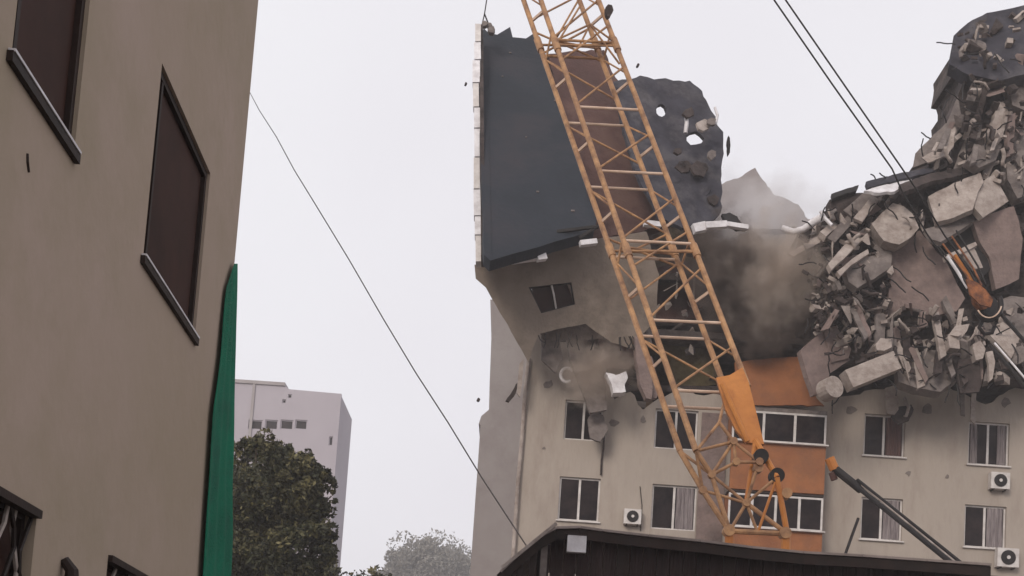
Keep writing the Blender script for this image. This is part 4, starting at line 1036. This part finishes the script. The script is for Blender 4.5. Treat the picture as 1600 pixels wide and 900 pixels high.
clumps = [ck(400, 790, TY, 1.5), ck(420, 712, TY, .7), ck(385, 700, TY+.6, .6), ck(460, 730, TY-.3, .7), ck(485, 770, TY, .75), ck(490, 835, TY-.4, .65), ck(440, 870, TY-.5, 1.0), ck(380, 870, TY, 1.3), ck(350, 760, TY+.5, 1.3), ck(470, 900, TY, 1.0), ck(500, 950, TY, 1.0), ck(420, 960, TY, 1.4), ck(440, 745, TY+.2, 1.0), ck(465, 800, TY+.1, .9), ck(450, 705, TY+.3, .35), ck(500, 800, TY+.2, .45), ck(505, 870, TY, .5), ck(510, 745, TY, .3), ck(400, 690, TY, .3), ck(518, 775, TY, .25), ck(515, 840, TY-.2, .3), ck(475, 745, TY+.3, .8)]
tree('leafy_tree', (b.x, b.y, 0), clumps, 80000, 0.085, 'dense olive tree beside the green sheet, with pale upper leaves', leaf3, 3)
# low shrubs and the hazy round tree beyond
b = at(560, 1100, 60)
tree('young_tree', (b.x, 60, 0), [ck(520, 905, 60, .8), ck(555, 912, 60, .7), ck(590, 905, 60.5, .6), ck(535, 940, 60, 1.2), ck(580, 950, 60, 1.2)], 5000, 0.12, 'low ragged treetop at the bottom edge right of the far block', [M['leafm'], M['leafd'], M['leafl']], 5, tr=.12)
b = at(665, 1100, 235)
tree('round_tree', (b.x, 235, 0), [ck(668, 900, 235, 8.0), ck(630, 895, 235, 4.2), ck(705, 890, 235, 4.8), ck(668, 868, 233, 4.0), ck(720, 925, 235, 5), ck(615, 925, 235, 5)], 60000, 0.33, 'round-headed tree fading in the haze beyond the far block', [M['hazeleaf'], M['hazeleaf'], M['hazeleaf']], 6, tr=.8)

# ------------------------------------------------------------------ dust clouds and haze
def volume_mat(name, color, dens, scale, lo, hi, rad=None):
    m = bpy.data.materials.new(name); m.use_nodes = True; t = m.node_tree
    for n_ in list(t.nodes):
        if n_.type == 'BSDF_PRINCIPLED': t.nodes.remove(n_)
    v = t.nodes.new('ShaderNodeVolumePrincipled'); v.inputs['Color'].default_value = (*color, 1)
    out = [n_ for n_ in t.nodes if n_.type == 'OUTPUT_MATERIAL'][0]
    t.links.new(v.outputs[0], out.inputs['Volume'])
    if scale is None: v.inputs['Density'].default_value = dens; return m
    tcn = t.nodes.new('ShaderNodeTexCoord'); nn = t.nodes.new('ShaderNodeTexNoise'); nn.inputs['Scale'].default_value = scale; nn.inputs['Detail'].default_value = 4
    t.links.new(tcn.outputs['Object'], nn.inputs['Vector'])
    # fade towards the edge of the puff (object space, unit sphere)
    ln_ = t.nodes.new('ShaderNodeVectorMath'); ln_.operation = 'LENGTH'; t.links.new(tcn.outputs['Object'], ln_.inputs[0])
    nn.inputs['Detail'].default_value = 7; nn.inputs['Roughness'].default_value = 0.6
    mr = t.nodes.new('ShaderNodeMapRange'); mr.inputs['From Min'].default_value = 0.0; mr.inputs['From Max'].default_value = 1.0
    mr.inputs['To Min'].default_value = 1.5; mr.inputs['To Max'].default_value = 0
    t.links.new(ln_.outputs['Value'], mr.inputs['Value'])
    m2 = t.nodes.new('ShaderNodeMapRange'); m2.inputs['From Min'].default_value = 0.3; m2.inputs['From Max'].default_value = 0.7
    m2.inputs['To Min'].default_value = -1.15; m2.inputs['To Max'].default_value = 0.0
    t.links.new(nn.outputs[0], m2.inputs['Value'])
    mu = t.nodes.new('ShaderNodeMath'); mu.operation = 'ADD'; mu.use_clamp = True; t.links.new(mr.outputs[0], mu.inputs[0]); t.links.new(m2.outputs[0], mu.inputs[1])
    m3 = t.nodes.new('ShaderNodeMath'); m3.operation = 'MULTIPLY'; t.links.new(mu.outputs[0], m3.inputs[0]); m3.inputs[1].default_value = dens
    t.links.new(m3.outputs[0], v.inputs['Density'])
    return m
dark_dust = volume_mat('dark_brown_dust', (0.20, 0.16, 0.14), 6.5, 2.9, 0.45, 0.60)
mid_dust = volume_mat('brown_dust', (0.66, 0.57, 0.50), 3.0, 3.0, 0.46, 0.60)
pale_dust = volume_mat('pale_dust', (0.90, 0.87, 0.87), 0.8, 2.6, 0.40, 0.60)
def puff(px, py, Y, rx, ry, rz, m, label):
    bm = bmesh.new(); bmesh.ops.create_icosphere(bm, subdivisions=3, radius=1.0)
    me = bpy.data.meshes.new('dust_cloud'); bm.to_mesh(me); bm.free(); me.materials.append(m)
    o = bpy.data.objects.new('dust_cloud', me); col.objects.link(o)
    o.location = at(px, py, Y); o.scale = (rx, ry, rz)
    tag(o, label, 'dust cloud', kind='stuff')
puff(1142, 430, 41.7, 2.6, 1.7, 3.1, dark_dust, 'dark brown smoke in the gap just right of the boom')
puff(1200, 500, 41.4, 2.3, 1.4, 2.0, dark_dust, 'dark brown smoke in the middle of the gap above the orange balcony')
puff(1215, 430, 40.9, 2.6, 1.5, 3.2, mid_dust, 'lighter brown dust boiling out of the gap beside the heap')
puff(1190, 335, 45.5, 3.9, 2.4, 3.1, pale_dust, 'pale grey dust rising above the gap')
puff(930, 575, 41.6, 2.3, 1.2, 1.9, mid_dust, 'thin brown dust hanging under the leaning wall beside the boom')

h = MB().box((-130, -25, -1.0), (130, 262, 42))
hm = volume_mat('haze_air', (0.985, 0.975, 1.0), HAZE_DENSITY, None, 0, 0)
ho = h.build('haze', hm, origin=Vector((0,0,0)))
ho['kind'] = 'stuff'
